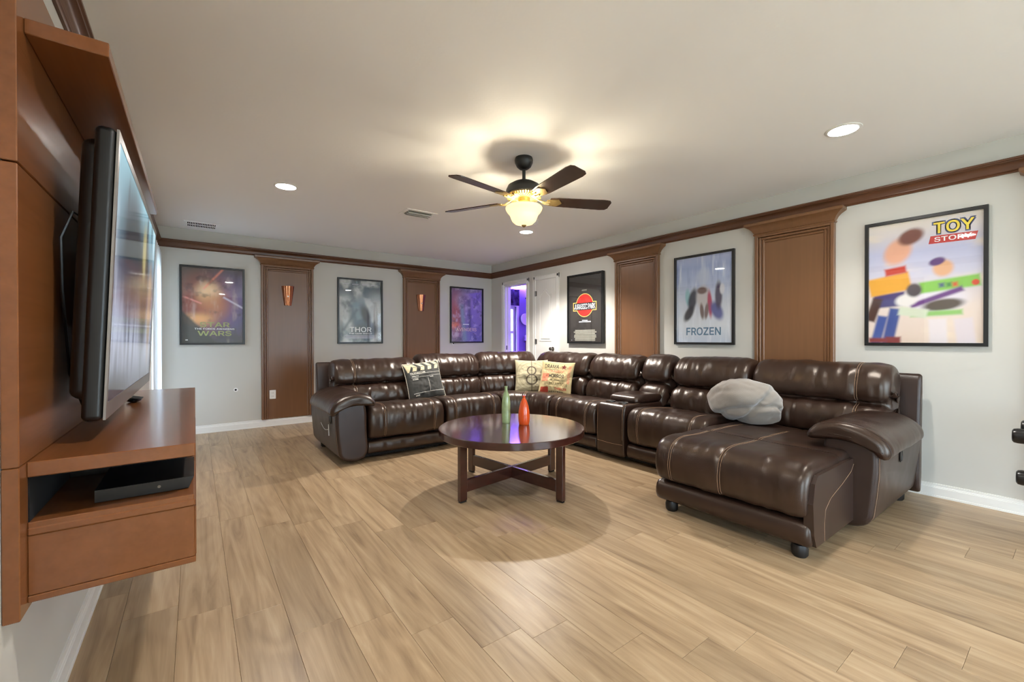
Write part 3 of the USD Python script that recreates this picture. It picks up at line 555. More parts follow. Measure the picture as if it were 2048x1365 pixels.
downlight(0.629, -2.25, 'unseen round ceiling downlight behind the camera at the left, lights the room')  # unseen pair continuing the lamp grid, placed to light the room
downlight(3.264, -2.25, 'unseen round ceiling downlight behind the camera at the right, lights the room')
rg = thing('air_register', 'white louvred ceiling vent left of the fan', 'air vent', (1.87, 4.155, CEIL), frame=mat4((1, -0.0, 0), (0, 1, 0), (0, 0, 1), (1.87, 4.155, CEIL)))
fr = Polygon([(-0.17, -0.11), (0.17, -0.11), (0.17, 0.11), (-0.17, 0.11)]).difference(sbox(-0.13, -0.07, 0.13, 0.07))
part(rg, 'frame', moved(extrude(fr, 0.006), (0, 0, -0.006)), 'ceiling_paint', False)
part(rg, 'duct', box(-0.13, 0.13, -0.07, 0.07, -0.002, 0.0), 'print_grey', False)
for k in range(3): part(rg, 'louvre', moved(cbox(-0.129, 0.129, -0.028, 0.028, -0.0015, 0.0015, 0.0005), (0, -0.046 + 0.046 * k, -0.018), rot(math.radians(32), (1, 0, 0))), 'white_plastic', False)
rt = thing('return_grille', 'white ceiling grille of small dark slots near the left corner', 'air vent', (0.062, 6.05, CEIL))
slots = [sbox(-0.125 + 0.0155 * k, y, -0.125 + 0.0155 * k + 0.009, y + 0.088) for k in range(17) for y in (-0.115, 0.008)]
part(rt, 'grille_plate', moved(extrude(sbox(-0.155, -0.15, 0.185, 0.125).difference(unary_union(slots)), 0.005), (0, 0, -0.005)), 'ceiling_paint', False)
part(rt, 'dark_duct', box(-0.14, 0.16, -0.13, 0.11, -0.0045, 0.0), 'dark_hole', False)

# ceiling fan
FX, FY = 1.914, 2.435
fan = thing('ceiling_fan', 'black five-blade ceiling fan with a glowing glass bowl', 'ceiling fan', (FX, FY, 0))
part(fan, 'canopy', lathe([(0, 2.44), (0.062, 2.44), (0.066, 2.425), (0.064, 2.405), (0.052, 2.378), (0.034, 2.362), (0.02, 2.358), (0, 2.358)]), 'fan_black')
part(fan, 'downrod', lathe([(0, 2.26), (0.0125, 2.26), (0.0125, 2.362), (0, 2.362)], 20), 'fan_black')
part(fan, 'motor_housing', lathe([(0, 2.272), (0.03, 2.272), (0.075, 2.262), (0.115, 2.238), (0.130, 2.205), (0.131, 2.178), (0.126, 2.172), (0.0, 2.172)], 56), 'fan_black')
fl_ = []
for k in range(40):
    t = 2 * math.pi * k / 40
    fl_.append(moved(cbox(-0.0035, 0.0035, 0.068, 0.124, 2.148, 2.172, 0.001), T=rot(t)))
part(fan, 'vent_ring', cat_([lathe([(0, 2.150), (0.070, 2.150), (0.120, 2.168), (0.120, 2.172), (0, 2.172)], 56)] + fl_), 'fan_brass')
part(fan, 'switch_housing', lathe([(0, 2.085), (0.052, 2.085), (0.055, 2.10), (0.048, 2.118), (0.042, 2.125), (0.042, 2.150), (0, 2.150)], 40), 'fan_brass')
for k in range(5):
    ang = math.radians(-26 + 72 * k); R4 = rot(ang)
    T2 = trimesh.transformations.concatenate_matrices(R4, trimesh.transformations.translation_matrix((0, 0, 2.135)), rot(math.radians(-13), (1, 0, 0)))
    t = np.linspace(0, math.pi / 2, 8)
    oc = [(0.62 + 0.035 * math.sin(q), -0.062 + 0.035 * (1 - math.cos(q)) - 0.035 + 0.035) for q in t]
    outline = [(0.19, -0.046), (0.25, -0.056), (0.60, -0.066), (0.64, -0.060), (0.655, -0.040), (0.655, 0.040), (0.64, 0.060), (0.60, 0.066), (0.25, 0.056), (0.19, 0.046)]
    bl = extrude(Polygon(outline).buffer(0.006).buffer(-0.006), 0.006); bl.apply_translation((0, 0, -0.003))
    part(fan, 'blade', moved(bl, T=T2), 'blade_wood', False)
    irn = cat_([tube([(0.085, 0, 0.022), (0.12, 0.0, 0.004), (0.155, 0.012, -0.012), (0.19, 0.016, -0.010)], 0.006, 8), tube([(0.085, 0, 0.022), (0.12, 0.0, 0.004), (0.155, -0.012, -0.012), (0.19, -0.016, -0.010)], 0.006, 8),
                extrude(Polygon([(0.175, -0.026), (0.25, -0.034), (0.275, 0), (0.25, 0.034), (0.175, 0.026)]).buffer(0.008), 0.004).apply_translation((0, 0, -0.008))])
    part(fan, 'blade_iron', moved(irn, T=T2), 'fan_brass')
bp = [(0.130, 2.085), (0.1335, 2.078), (0.130, 2.065), (0.120, 2.048), (0.107, 2.034), (0.099, 2.020), (0.094, 2.004), (0.085, 1.985), (0.066, 1.967), (0.035, 1.957), (0.0, 1.954)]
inner = [(max(r - 0.004, 0), z + 0.004) for r, z in bp[::-1]]
part(fan, 'light_bowl', lathe(bp + inner + [bp[0]], 64), 'bowl_glass', 60)
part(fan, 'bulb', cat_([moved(trimesh.creation.uv_sphere(0.024, count=[16, 24]), (0.055 * math.cos(a), 0.055 * math.sin(a), 2.060)) for a in (0.3, 2.4, 4.5)]), 'bulb')
part(fan, 'finial', lathe([(0, 1.940), (0.008, 1.942), (0.016, 1.950), (0.018, 1.957), (0, 1.957)], 24), 'fan_brass')

# ------------------------------------------------------------------ wall-hung shelf unit with the television
EX0, EX1, EY0, EY1 = LEFT + 0.001, 0.0, 1.53, 3.30
eu = thing('shelf_unit', 'tall brown wooden wall unit with a top shelf and low cabinet', 'wall unit')
bx = LEFT + 0.030
part(eu, 'back_panel', cbox(EX0, bx, 1.478, EY1 + 0.02, 1.5465, 2.06, 0.002), 'cabinet_wood', False)
part(eu, 'back_panel', cbox(EX0, bx, 1.478, EY1 + 0.02, 0.835, 1.5425, 0.002), 'cabinet_wood', False)
part(eu, 'back_panel', cbox(EX0, bx, 1.478, EY1 + 0.02, 0.475, 0.834, 0.002), 'cabinet_wood', False)
part(eu, 'top_shelf', cbox(bx, -0.178, EY0, EY1, 1.873, 1.910, 0.002), 'cabinet_wood', False)
part(eu, 'countertop', cbox(bx, EX1, EY0, EY1, 0.798, 0.835, 0.002), 'cabinet_wood', False)
part(eu, 'shelf', cat_([cbox(bx, EX1 - 0.004, EY0 + 0.004, EY1, 0.672, 0.687, 0.002), cbox(bx, EX1 - 0.001, EY0, EY1, 0.655, 0.674, 0.003)]), 'cabinet_wood', False)
part(eu, 'cabinet_body', cbox(bx, EX1 - 0.003, EY0 + 0.003, EY1 - 0.003, 0.508, 0.655, 0.002), 'cabinet_wood', False)
part(eu, 'bottom_board', cbox(bx, EX1, EY0, EY1, 0.492, 0.508, 0.002), 'cabinet_wood', False)
for k in range(3):
    y0 = EY0 + 0.004 + k * (EY1 - EY0 - 0.008) / 3
    part(eu, 'drawer_front', cbox(EX1 - 0.003, EX1 + 0.001, y0 + 0.003, y0 + (EY1 - EY0 - 0.008) / 3 - 0.003, 0.512, 0.650, 0.001), 'cabinet_wood', False)
part(eu, 'divider', cbox(bx, -0.026, 1.955, 1.975, 0.687, 0.798, 0.001), 'black_plastic', False, label='black divider inside the open shelf')
part(eu, 'post', cbox(-0.026, -0.002, 1.955, 1.975, 0.687, 0.798, 0.001), 'cabinet_wood', False)
part(eu, 'end_panel', cbox(bx, EX1 - 0.001, EY1 - 0.018, EY1, 0.687, 0.798, 0.001), 'cabinet_wood', False)
part(eu, 'cubby_lining', cat_([box(bx, bx + 0.003, EY0 + 0.01, 1.955, 0.687, 0.798), box(bx, -0.006, EY0 + 0.012, 1.955, 0.794, 0.798)]), 'dark_hole', False, label='black sheets inside the open shelf')  # near-black sheets that make the open shelf dark inside
cbx = thing('cable_box', 'flat black media box in the open end of the low cabinet', 'media box', (-0.115, 1.73, 0.687))
part(cbx, 'case', prism([(-0.105, 0.003), (0.098, 0.003), (0.111, 0.036), (-0.105, 0.036)], 'y', -0.13, 0.13), 'black_plastic', False)
for x in (-0.085, 0.08):
    for y in (-0.10, 0.10): part(cbx, 'foot', cbox(x - 0.008, x + 0.008, y - 0.008, y + 0.008, 0.0, 0.004, 0.001), 'rubber', False)
part(cbx, 'power_button', moved(lathe([(0, 0), (0.004, 0), (0.004, 0.0015), (0, 0.0015)], 12), (0.03, -0.13, 0.02), rot(math.pi / 2, (1, 0, 0))), 'nickel')

# television, leaning forward a little at the top
tilt = math.radians(2.3)
Ry = np.array([[math.cos(tilt), 0, math.sin(tilt)], [0, 1, 0], [-math.sin(tilt), 0, math.cos(tilt)]])
tv_o = np.array([-0.195, 2.45, 1.325])
tv = thing('television', 'large black flat television above the low cabinet', 'television', frame=mat4(Ry @ (0, 1, 0), Ry @ (0, 0, 1), Ry @ (1, 0, 0), tv_o))
TWD, THT = 1.50, 0.862                                       # local x along the wall, local y up, local z out into the room
hw, hh = TWD / 2, THT / 2
part(tv, 'case', rbox(-hw, hw, -hh, hh, -0.052, -0.003, 0.018), 'black_plastic', 40)
part(tv, 'rear_housing', rbox(-hw + 0.03, hw - 0.03, -hh + 0.06, hh - 0.03, -0.085, -0.02, 0.03), 'black_plastic', 40)
bez = sbox(-hw + 0.004, -hh + 0.004, hw - 0.004, hh - 0.004).difference(sbox(-hw + 0.03, -hh + 0.052, hw - 0.03, hh - 0.03))
part(tv, 'bezel', moved(extrude(bez, 0.006), (0, 0, -0.004)), 'silver_bezel', False)
sc = Art(TWD - 0.06, THT - 0.082, 150).grad([(0, (44, 46, 56)), (0.25, (128, 132, 146)), (0.55, (62, 68, 82)), (1, (104, 140, 152))])
sc.cloud((220, 226, 232), (5, 2), 0.5, 0.75, 61, 0.6).ell(0.33, 0.66, 0.24, 0.32, (24, 28, 32), 0, 0.5, 0.95).ell(0.64, 0.55, 0.15, 0.36, (44, 40, 28), 0, 0.5, 0.95).ell(0.62, 0.75, 0.06, 0.14, (150, 142, 96), 0, 0.6, 0.6).ell(0.86, 0.45, 0.07, 0.3, (110, 92, 70), 0, 0.5, 0.8).bar(0.3, 0.2, 0.012, 0.3, (50, 50, 62), 8, 0.02, 0.8).bar(0.4, 0.15, 0.015, 0.25, (60, 60, 72), -5, 0.02, 0.8).cloud((34, 36, 44), (14, 3), 0.52, 0.7, 66, 0.7).ell(0.1, 0.0, 0.2, 0.09, (28, 26, 34), 0, 0.6, 0.9)
m, col = sc.mesh(); m[0][:, 1] += 0.011; m[0][:, 2] = 0.0005
part(tv, 'screen', m, 'screen', col=col)
part(tv, 'wall_mount', cat_([box(-0.2, 0.2, -0.15, 0.15, -0.125, -0.118), box(-0.12, -0.09, -0.14, 0.14, -0.12, -0.08), box(0.09, 0.12, -0.14, 0.14, -0.12, -0.08)]), 'black_plastic', False)
part(tv, 'cable', tube([(-0.62, 0.16, -0.06), (-0.67, 0.18, -0.10), (-0.68, 0.10, -0.12), (-0.66, -0.05, -0.115), (-0.60, -0.3, -0.10), (-0.55, -0.42, -0.07)], 0.004, 6), 'black_plastic')
sq = trimesh.creation.uv_sphere(1.0, count=[16, 32]); sq.vertices = sq.vertices * (0.028, 0.055, 0.011)
rc = thing('remote_puck', 'small black oval gadget on the low cabinet under the television', 'gadget', (-0.235, 2.71, 0.835))
part(rc, 'body', moved(sq, (0, 0, 0.011)), 'black_gloss', True)
part(rc, 'wing', moved(cbox(-0.02, 0.02, -0.05, 0.05, 0, 0.004, 0.001), (0.012, -0.01, 0.018), rot(0.2, (0, 1, 0))), 'black_plastic', False)

# ------------------------------------------------------------------ leather sectional sofa
sofa = thing('sectional_sofa', 'dark brown leather corner sectional with chaise and tan stitching', 'sofa')
def smooth_profile(ctrl, n=72, it=2):
    p = np.array(ctrl, float)
    for _ in range(it):
        q = np.roll(p, -1, 0); p = np.stack([0.75 * p + 0.25 * q, 0.25 * p + 0.75 * q], 1).reshape(-1, 2)
    L = np.r_[0, np.cumsum(np.linalg.norm(np.roll(p, -1, 0) - p, axis=1))]; pc = np.vstack([p, p[:1]])
    s = np.linspace(0, L[-1], n, endpoint=False); return np.stack([np.interp(s, L, pc[:, 0]), np.interp(s, L, pc[:, 1])], 1)
def inset(p, d):
    t = np.roll(p, -1, 0) - np.roll(p, 1, 0); t /= np.linalg.norm(t, axis=1, keepdims=True) + 1e-9
    n = np.stack([-t[:, 1], t[:, 0]], 1)
    if Polygon(p).exterior.is_ccw is False: n = -n
    q = p + n * d; c0 = p.mean(0); return q
def loft(F, B, prof, length, r=0.05, nu=64, lines=(), L=None, disp=None, squeeze=None):
    """F(u), B(u): front and back points in plan for u in 0..1; prof: closed (d, z) loop; the ends are rounded with radius r.
    Returns the mesh and, for each u in lines, the polyline of surface points along the loop with normals."""
    e = 1 - np.cos(np.linspace(0, math.pi / 2, 7)); us = np.r_[e * r / length, np.linspace(r / length, 1 - r / length, nu)[1:-1], 1 - e[::-1] * r / length]
    ext = []
    for l in lines: ext += [l - 0.006 / length, l, l + 0.006 / length]
    us = np.unique(np.r_[us, ext].clip(0, 1)); N = len(prof); V = []
    for u in us:
        ed = min(u, 1 - u) * length; d = 0 if ed >= r else r - math.sqrt(max(r * r - (r - ed) ** 2, 0))
        p = inset(prof, d) if d else prof.copy()
        if squeeze is not None: p = squeeze(u, p)
        a, b = np.array(F(u)), np.array(B(u)); Lu = np.linalg.norm(b - a); w = (b - a) / Lu; dd = p[:, 0].copy()
        if L is not None: m_ = dd > 0.25; dd[m_] = 0.25 + (dd[m_] - 0.25) * (Lu - 0.25) / (L - 0.25)
        V.append(np.column_stack([a[0] + w[0] * dd, a[1] + w[1] * dd, p[:, 1]]))
    V = np.array(V); K = len(us); v = V.reshape(-1, 3)
    i, j = np.meshgrid(np.arange(K - 1), np.arange(N), indexing='ij'); q0 = (i * N + j).ravel(); q1 = (i * N + (j + 1) % N).ravel()
    fc = np.vstack([np.stack([q0, q1, q1 + N], 1), np.stack([q0, q1 + N, q0 + N], 1)])
    cs = np.array([V[0].mean(0), V[-1].mean(0)]); k = np.arange(N); n0 = len(v)
    fc = np.vstack([fc, np.stack([np.full(N, n0), (k + 1) % N, k], 1), np.stack([np.full(N, n0 + 1), (K - 1) * N + k, (K - 1) * N + (k + 1) % N], 1)])
    m = trimesh.Trimesh(np.vstack([v, cs]), fc, process=False)
    if m.volume < 0: m.invert()
    nrm = np.array(m.vertex_normals)
    if disp is not None:
        uu = np.repeat(us, N); dv = disp(uu * length, m.vertices[:-2, 2], m.vertices[:-2], np.minimum(uu, 1 - uu) * length)
        for l in lines: dv = dv - 0.004 * np.exp(-((uu - l) * length / 0.008) ** 2)
        m.vertices[:-2] += nrm[:-2] * dv[:, None]
    outs = []
    for l in lines:
        kk = int(np.argmin(abs(us - l))); outs.append((m.vertices[kk * N:(kk + 1) * N].copy(), nrm[kk * N:(kk + 1) * N].copy()))
    return m, outs
def stitches(outs, keep, off=0.0012, r=0.0016):
    ms = []
    for pts, nr in outs:
        ok = keep(pts); p = pts + nr * off
        idx = np.where(ok)[0]
        if len(idx) < 3: continue
        br = np.where(np.diff(idx) > 1)[0]
        runs = np.split(idx, br + 1)
        if len(runs) > 1 and runs[0][0] == 0 and runs[-1][-1] == len(pts) - 1: runs[0] = np.r_[runs[-1], runs[0]]; runs = runs[:-1]
        for rr in runs:
            if len(rr) > 2: ms.append(tube(p[rr], r, 5))
    return ms
SEAT = smooth_profile([(0.035, 0.185), (0.0, 0.23), (-0.012, 0.34), (0.0, 0.44), (0.055, 0.502), (0.16, 0.513), (0.40, 0.487), (0.62, 0.458), (0.72, 0.44), (0.73, 0.30), (0.70, 0.19), (0.3, 0.18)], 80)
def back_profile(t=0.94):
    k = (t - 0.44) / 0.5
    z = lambda q: 0.44 + (q - 0.44) * k
    return smooth_profile([(0.60, z(0.43)), (0.555, z(0.47)), (0.565, z(0.58)), (0.605, z(0.645)), (0.68, z(0.668)), (0.69, z(0.676)), (0.63, z(0.69)), (0.615, z(0.75)), (0.64, z(0.85)), (0.71, z(0.925)), (0.80, z(0.95)), (0.90, z(0.935)), (0.955, z(0.86)), (0.965, z(0.70)), (0.93, z(0.50)), (0.86, z(0.42)), (0.72, z(0.42))], 100, 2)
def seat_disp(seed):
    def f_(s, z, v, e):
        w = fbm(np.stack([s * 9, z * 4, np.full_like(s, seed)], 1) + 50, 3, seed) - 0.5
        front = np.exp(-((z - 0.43) / 0.09) ** 2)
        fine = noise(np.stack([s * 38, z * 7, np.full_like(s, seed * 1.7)], 1) + 90, seed + 3) - 0.5
        edge = np.clip(e / 0.10, 0, 1)
        return 0.018 * w + 0.013 * fine * front * edge + 0.010 * (edge ** 0.5 - 1) * 0.8
    return f_
def back_disp(seed, tuck=0.67, amp=1.0):
    def f_(s, z, v, e):
        w = fbm(np.stack([s * 7, z * 6, np.full_like(s, seed)], 1) + 20, 3, seed) - 0.5
        near = np.exp(-np.abs(z - tuck) / 0.07); low = np.exp(-((z - 0.56) / 0.08) ** 2); hi = np.exp(-((z - 0.86) / 0.07) ** 2)
        wob = 0.35 * (noise(np.stack([z * 8, s * 3, np.full_like(s, seed + .5)], 1) + 11, seed + 8) - 0.5)
        fine = noise(np.stack([(s + wob * 0.25) * 26, z * 4, np.full_like(s, seed * 2.1)], 1) + 60, seed + 5) - 0.5
        edge = np.clip(e / 0.12, 0, 1)
        return amp * (0.028 * w + 0.036 * fine * (0.5 * near + 0.75 * low + 0.6 * hi) - 0.008 * near * (1 - edge) ** 1.5) + 0.020 * (edge ** 0.6 - 1)
    return f_
Y0, X0 = 3.965, 3.115                                         # seat fronts: left run (faces -y) and right run (faces -x)
def left_run(x0, x1): return (lambda u: (x0 + (x1 - x0) * u, Y0)), (lambda u: (x0 + (x1 - x0) * u, Y0 + 1.0))
def right_run(ya, yb): return (lambda u: (X0, ya + (yb - ya) * u)), (lambda u: (X0 + 1.0, ya + (yb - ya) * u))
front_side = lambda ax, lim: (lambda p: (p[:, ax] < lim) & (p[:, 2] > 0.2))
PANEL = smooth_profile([(0.035, 0.058), (0.015, 0.075), (0.010, 0.125), (0.022, 0.172), (0.06, 0.180), (0.2, 0.18), (0.2, 0.058)], 40)
def seat_unit(F, B, length, seed, lines, keep, panel=True, prof=SEAT, **kw):
    m, st = loft(F, B, prof, length, 0.045, int(length * 90), lines, disp=seat_disp(seed), **kw)
    s = part(sofa, 'seat_cushion', m, 'leather', True)
    for t in stitches(st, keep): part(s, 'stitching', t, 'thread', True)
    if panel:
        m, _ = loft(F, B, PANEL, length, 0.02, int(length * 60), disp=lambda s_, z, v, e: 0.008 * (noise(np.stack([s_ * 22, z * 9, np.full_like(s_, seed)], 1) + 30, seed) - 0.5))
        part(sofa, 'footrest_panel', m, 'leather', True)
dbl = lambda length, *at: [q for a in at for q in ((a - 0.007) / length, (a + 0.007) / length)]
# left run: recliner seat, armless seat
F, B = left_run(1.285, 2.085); seat_unit(F, B, 0.80, 1, dbl(0.80, 0.165, 0.675), front_side(1, Y0 + 0.55))
F, B = left_run(2.090, 2.815); seat_unit(F, B, 0.725, 2, dbl(0.725, 0.12, 0.60), front_side(1, Y0 + 0.55))
# corner wedge, its front an inside curve
bez2 = lambda a, c_, b: (lambda u: tuple((1 - u) ** 2 * np.array(a) + 2 * u * (1 - u) * np.array(c_) + u * u * np.array(b)))
Fw, Bw = bez2((2.820, Y0), (X0, Y0), (X0, 3.545)), bez2((2.820, 4.70), (3.85, 4.70), (3.85, 3.545))
m, st = loft(Fw, Bw, SEAT, 0.62, 0.04, 60, dbl(0.62, 0.31), L=0.73, disp=seat_disp(3))
s = part(sofa, 'seat_cushion', m, 'leather', True); [part(s, 'stitching', t, 'thread', True) for t in stitches(st, lambda p: p[:, 2] > 0.25)]
m, _ = loft(Fw, Bw, PANEL, 0.62, 0.02, 40); part(sofa, 'footrest_panel', m, 'leather', True)
# right run: armless seat, console, armless seat
F, B = right_run(2.850, 3.540); seat_unit(F, B, 0.69, 4, dbl(0.69, 0.13, 0.55), front_side(0, X0 + 0.55))
F, B = right_run(1.735, 2.490); seat_unit(F, B, 0.755, 5, dbl(0.755, 0.13, 0.62), front_side(0, X0 + 0.55))
# console: front skin with stitched edges, cup holders, padded lid
con = smooth_profile([(0.012, 0.045), (-0.004, 0.06), (-0.008, 0.30), (0.0, 0.49), (0.02, 0.522), (0.07, 0.532), (0.68, 0.515), (0.72, 0.50), (0.72, 0.045)], 70, 2)
F, B = right_run(2.505, 2.835); m, st = loft(F, B, con, 0.33, 0.022, 30, [0.05, 0.95], disp=lambda s_, z, v, e: 0.004 * (fbm(v * 8, 2, 4) - 0.5))
cs = part(sofa, 'console', m, 'leather', True); [part(cs, 'stitching', t, 'thread', True) for t in stitches(st, front_side(0, X0 + 0.25))]
part(cs, 'seam', tube([(X0 - 0.0045, 2.52, 0.165), (X0 - 0.0055, 2.67, 0.160), (X0 - 0.0045, 2.82, 0.165)], 0.0022, 6), 'thread', True)
for y in (2.595, 2.745):
    part(cs, 'cup_holder', moved(lathe([(0.030, -0.03), (0.036, -0.03), (0.040, 0.002), (0.046, 0.004), (0.046, 0.0), (0.038, -0.004), (0.030, -0.03)], 32), (X0 + 0.105, y, 0.533)), 'nickel')
    part(cs, 'cup_well', moved(lathe([(0, -0.010), (0.037, -0.010), (0.039, 0.001), (0, 0.001)], 32), (X0 + 0.105, y, 0.5325)), 'dark_hole')
LID = smooth_profile([(0.19, 0.520), (0.175, 0.545), (0.19, 0.585), (0.25, 0.600), (0.45, 0.598), (0.62, 0.590), (0.66, 0.56), (0.65, 0.515), (0.4, 0.512)], 60, 2)
m, _ = loft(F, B, LID, 0.33, 0.035, 30, disp=lambda s_, z, v, e: 0.003 * (fbm(v * 14, 2, 6) - 0.5)); part(cs, 'lid', m, 'leather', True)
# back cushions
def back_unit(F, B, length, seed, t=0.94, lines=(), keep=None, amp=1.0, dr=0.07):
    tuck = 0.44 + (0.672 - 0.44) * (t - 0.44) / 0.5
    m, st = loft(F, B, back_profile(t), length, dr, int(length * 110), lines, disp=back_disp(seed, tuck, amp))
    b = part(sofa, 'back_cushion', m, 'leather', True)
    if lines: [part(b, 'stitching', t, 'thread', True) for t in stitches(st, keep)]
F, B = left_run(1.13, 2.09); back_unit(F, B, 0.96, 11, 0.915, dbl(0.96, 0.22), lambda p: p[:, 1] < Y0 + 0.82, 0.7)
F, B = left_run(2.07, 2.93); back_unit(F, B, 0.86, 12, 0.945)
def slant(a, b):
    """frame whose top front line (d = 0.70) runs from a to b"""
    a, b = np.array(a), np.array(b); t = (b - a) / np.linalg.norm(b - a); n = np.array([-t[1], t[0]])
    if n @ (np.array([4.2, 5.0]) - a) < 0: n = -n
    return (lambda u: tuple(a + (b - a) * u - n * 0.70)), (lambda u: tuple(a + (b - a) * u + n * 0.30)), float(np.linalg.norm(b - a))
F, B, L_ = slant((2.90, 4.70), (3.74, 4.475)); back_unit(F, B, L_, 13, 0.955)
F, B, L_ = slant((3.74, 4.475), (3.83, 3.55)); back_unit(F, B, L_, 14, 0.955)
F, B = right_run(2.83, 3.56); back_unit(F, B, 0.73, 15, 0.95)
F, B = right_run(2.455, 2.825); back_unit(F, B, 0.37, 16, 0.965, amp=0.6, dr=0.08)
F, B = right_run(1.70, 2.445); back_unit(F, B, 0.745, 17, 0.955)
F, B = right_run(0.775, 1.71); back_unit(F, B, 0.935, 18, 0.955, dbl(0.935, 0.205), lambda p: p[:, 0] < X0 + 0.85, 0.8)
# rear shells behind the cushions
SHELL = smooth_profile([(0.92, 0.05), (0.93, 0.45), (0.985, 0.86), (1.005, 0.885), (1.035, 0.88), (1.045, 0.84), (1.02, 0.40), (1.01, 0.05)], 60, 2)
for run, a, b in ((left_run, 1.045, 2.085), (left_run, 2.09, 3.0), (right_run, 2.84, 3.7), (right_run, 2.495, 2.83), (right_run, 1.72, 2.49), (right_run, 0.70, 1.715)):
    F, B = run(a, b); m, _ = loft(F, B, SHELL, b - a, 0.02, 16); part(sofa, 'back_panel', m, 'leather_side', True)
F, B = (lambda u: (3.0 + 0.8 * u - 0.707, 4.995 - 0.9 * u - 0.66)), (lambda u: (3.0 + 0.8 * u + 0.0, 4.995 - 0.9 * u + 0.0))
part(sofa, 'back_panel', prism([(2.99, 4.90), (3.55, 4.90), (3.98, 4.45), (3.98, 3.68), (4.10, 3.68), (4.10, 4.55), (3.65, 5.0), (2.99, 5.0)], 'z', 0.05, 0.80), 'leather_side', False)
# bases under the modules
part(sofa, 'base', cat_([box(1.10, 2.82, Y0 + 0.10, Y0 + 0.95, 0.02, 0.20), box(X0 + 0.10, X0 + 0.95, 0.86, 3.55, 0.02, 0.20), prism([(2.82, Y0 + 0.10), (3.10, Y0 + 0.06), (X0 + 0.1, 3.55), (4.0, 3.55), (4.0, 4.4), (3.5, 4.9), (2.82, 4.9)], 'z', 0.02, 0.20)]), 'sofa_base', False)
# armrests
def arm(at, name='armrest', lever_d=0.155):
    """at(a, d, z) maps across (0 inner .. + outer), depth and height to world"""
    prof = [(0.0, 0.028), (0.262, 0.028), (0.285, 0.25), (0.298, 0.44), (0.285, 0.53), (0.20, 0.555), (0.06, 0.555), (0.025, 0.53), (0.02, 0.3)]
    pr = smooth_profile(prof, 56, 2)
    m, st = loft(lambda u: (0, u * 1.02 - 0.035), lambda u: (1, u * 1.02 - 0.035), pr, 1.02, 0.03, 40, [0.035], disp=lambda s_, z, v, e: 0.006 * (fbm(v * 7, 2, 9) - 0.5))
    w = at(m.vertices); mm = trimesh.Trimesh(w, m.faces, process=False); fix(mm)
    a = part(sofa, name, mm, 'leather_side', True)
    pts, nr = st[0]; part(a, 'stitching', tube(at(np.vstack([pts[2:26] + nr[2:26] * 0.002])), 0.0017, 5), 'thread', True)
    pad = smooth_profile([(-0.055, 0.515), (-0.05, 0.565), (0.0, 0.618), (0.10, 0.645), (0.21, 0.632), (0.31, 0.585), (0.352, 0.525), (0.350, 0.470), (0.315, 0.450), (0.26, 0.505), (0.12, 0.540), (0.0, 0.515)], 60, 2)
    m, st = loft(lambda u: (0, u * 0.86 - 0.085), lambda u: (1, u * 0.86 - 0.085), pad, 0.86, 0.045, 60, [0.05], disp=lambda s_, z, v, e: 0.010 * (fbm(v * np.array([9, 7, 9]), 3, 12) - 0.5) + 0.008 * (noise(v * np.array([8, 45, 8]) + 3, 2) - 0.5) * np.exp(-e / 0.12))
    mm = trimesh.Trimesh(at(m.vertices), m.faces, process=False); fix(mm)
    pd = part(sofa, name + '_pad', mm, 'leather', True)
    pts, nr = st[0]; part(pd, 'seam', tube(at(pts[4:56] + nr[4:56] * 0.001), 0.0022, 5), 'leather_side', True)
    lv = lathe([(0, 0), (0.030, 0), (0.032, 0.004), (0.026, 0.006), (0.024, 0.003), (0, 0.003)], 28); lv.apply_transform(rot(math.pi / 2, (0, 1, 0))); lv.vertices *= (1, 1, 1.35)
    lv.vertices += (0.2955, lever_d, 0.400); mm = trimesh.Trimesh(at(lv.vertices), lv.faces, process=False); fix(mm)
    part(a, 'recline_lever', mm, 'black_plastic')
    return a
la = arm(lambda v: np.column_stack([1.285 - v[:, 0], Y0 + v[:, 1], v[:, 2]]))
ra = arm(lambda v: np.column_stack([X0 + v[:, 1], 0.995 - v[:, 0] * 1.0, v[:, 2]]), lever_d=0.43)
part(la, 'release_cord', tube(np.array([(1.285 - 0.300, Y0 + 0.20 + q * 0.30, 0.305 - 0.035 * math.sin(q * 3.0) + 0.02 * q) for q in np.linspace(0, 1, 14)]), 0.0028, 6), 'cord_white', label='thin white cord hanging from the lever')
part(la, 'cord_tag', cat_([tube([(1.285 - 0.3015, Y0 + 0.20, 0.35), (1.285 - 0.305, Y0 + 0.17, 0.25)], 0.004, 6)]), 'cord_white')
# chaise
CH = smooth_profile([(-0.62, 0.205), (-0.665, 0.225), (-0.685, 0.32), (-0.665, 0.425), (-0.60, 0.478), (-0.50, 0.490), (-0.30, 0.478), (-0.12, 0.484), (0.20, 0.478), (0.45, 0.462), (0.62, 0.45), (0.66, 0.33), (0.64, 0.21), (0.0, 0.20)], 130, 2)
def chd(s_, z, v, e):
    d_ = v[:, 0] - X0
    w = fbm(np.stack([s_ * 6, d_ * 5, z * 3], 1) + 5, 3, 21) - 0.5; fine = noise(np.stack([s_ * 30, z * 6, d_ * 2], 1) + 70, 22) - 0.5
    edge = np.clip(e / 0.10, 0, 1)
    return 0.018 * w + 0.011 * fine * np.exp(-((d_ + 0.62) / 0.1) ** 2) - 0.010 * np.exp(-((d_ + 0.17 ) / 0.025) ** 2) * (z > 0.4) + 0.008 * (edge ** 0.5 - 1)
F, B = right_run(0.825, 1.728)
m, st = loft(F, B, CH, 0.903, 0.05, 80, dbl(0.903, 0.455, 0.775), disp=chd)
ch = part(sofa, 'chaise_cushion', m, 'leather', True)
[part(ch, 'stitching', t, 'thread', True) for t in stitches(st, lambda p: (p[:, 0] < X0 + 0.3) & (p[:, 2] > 0.21))]
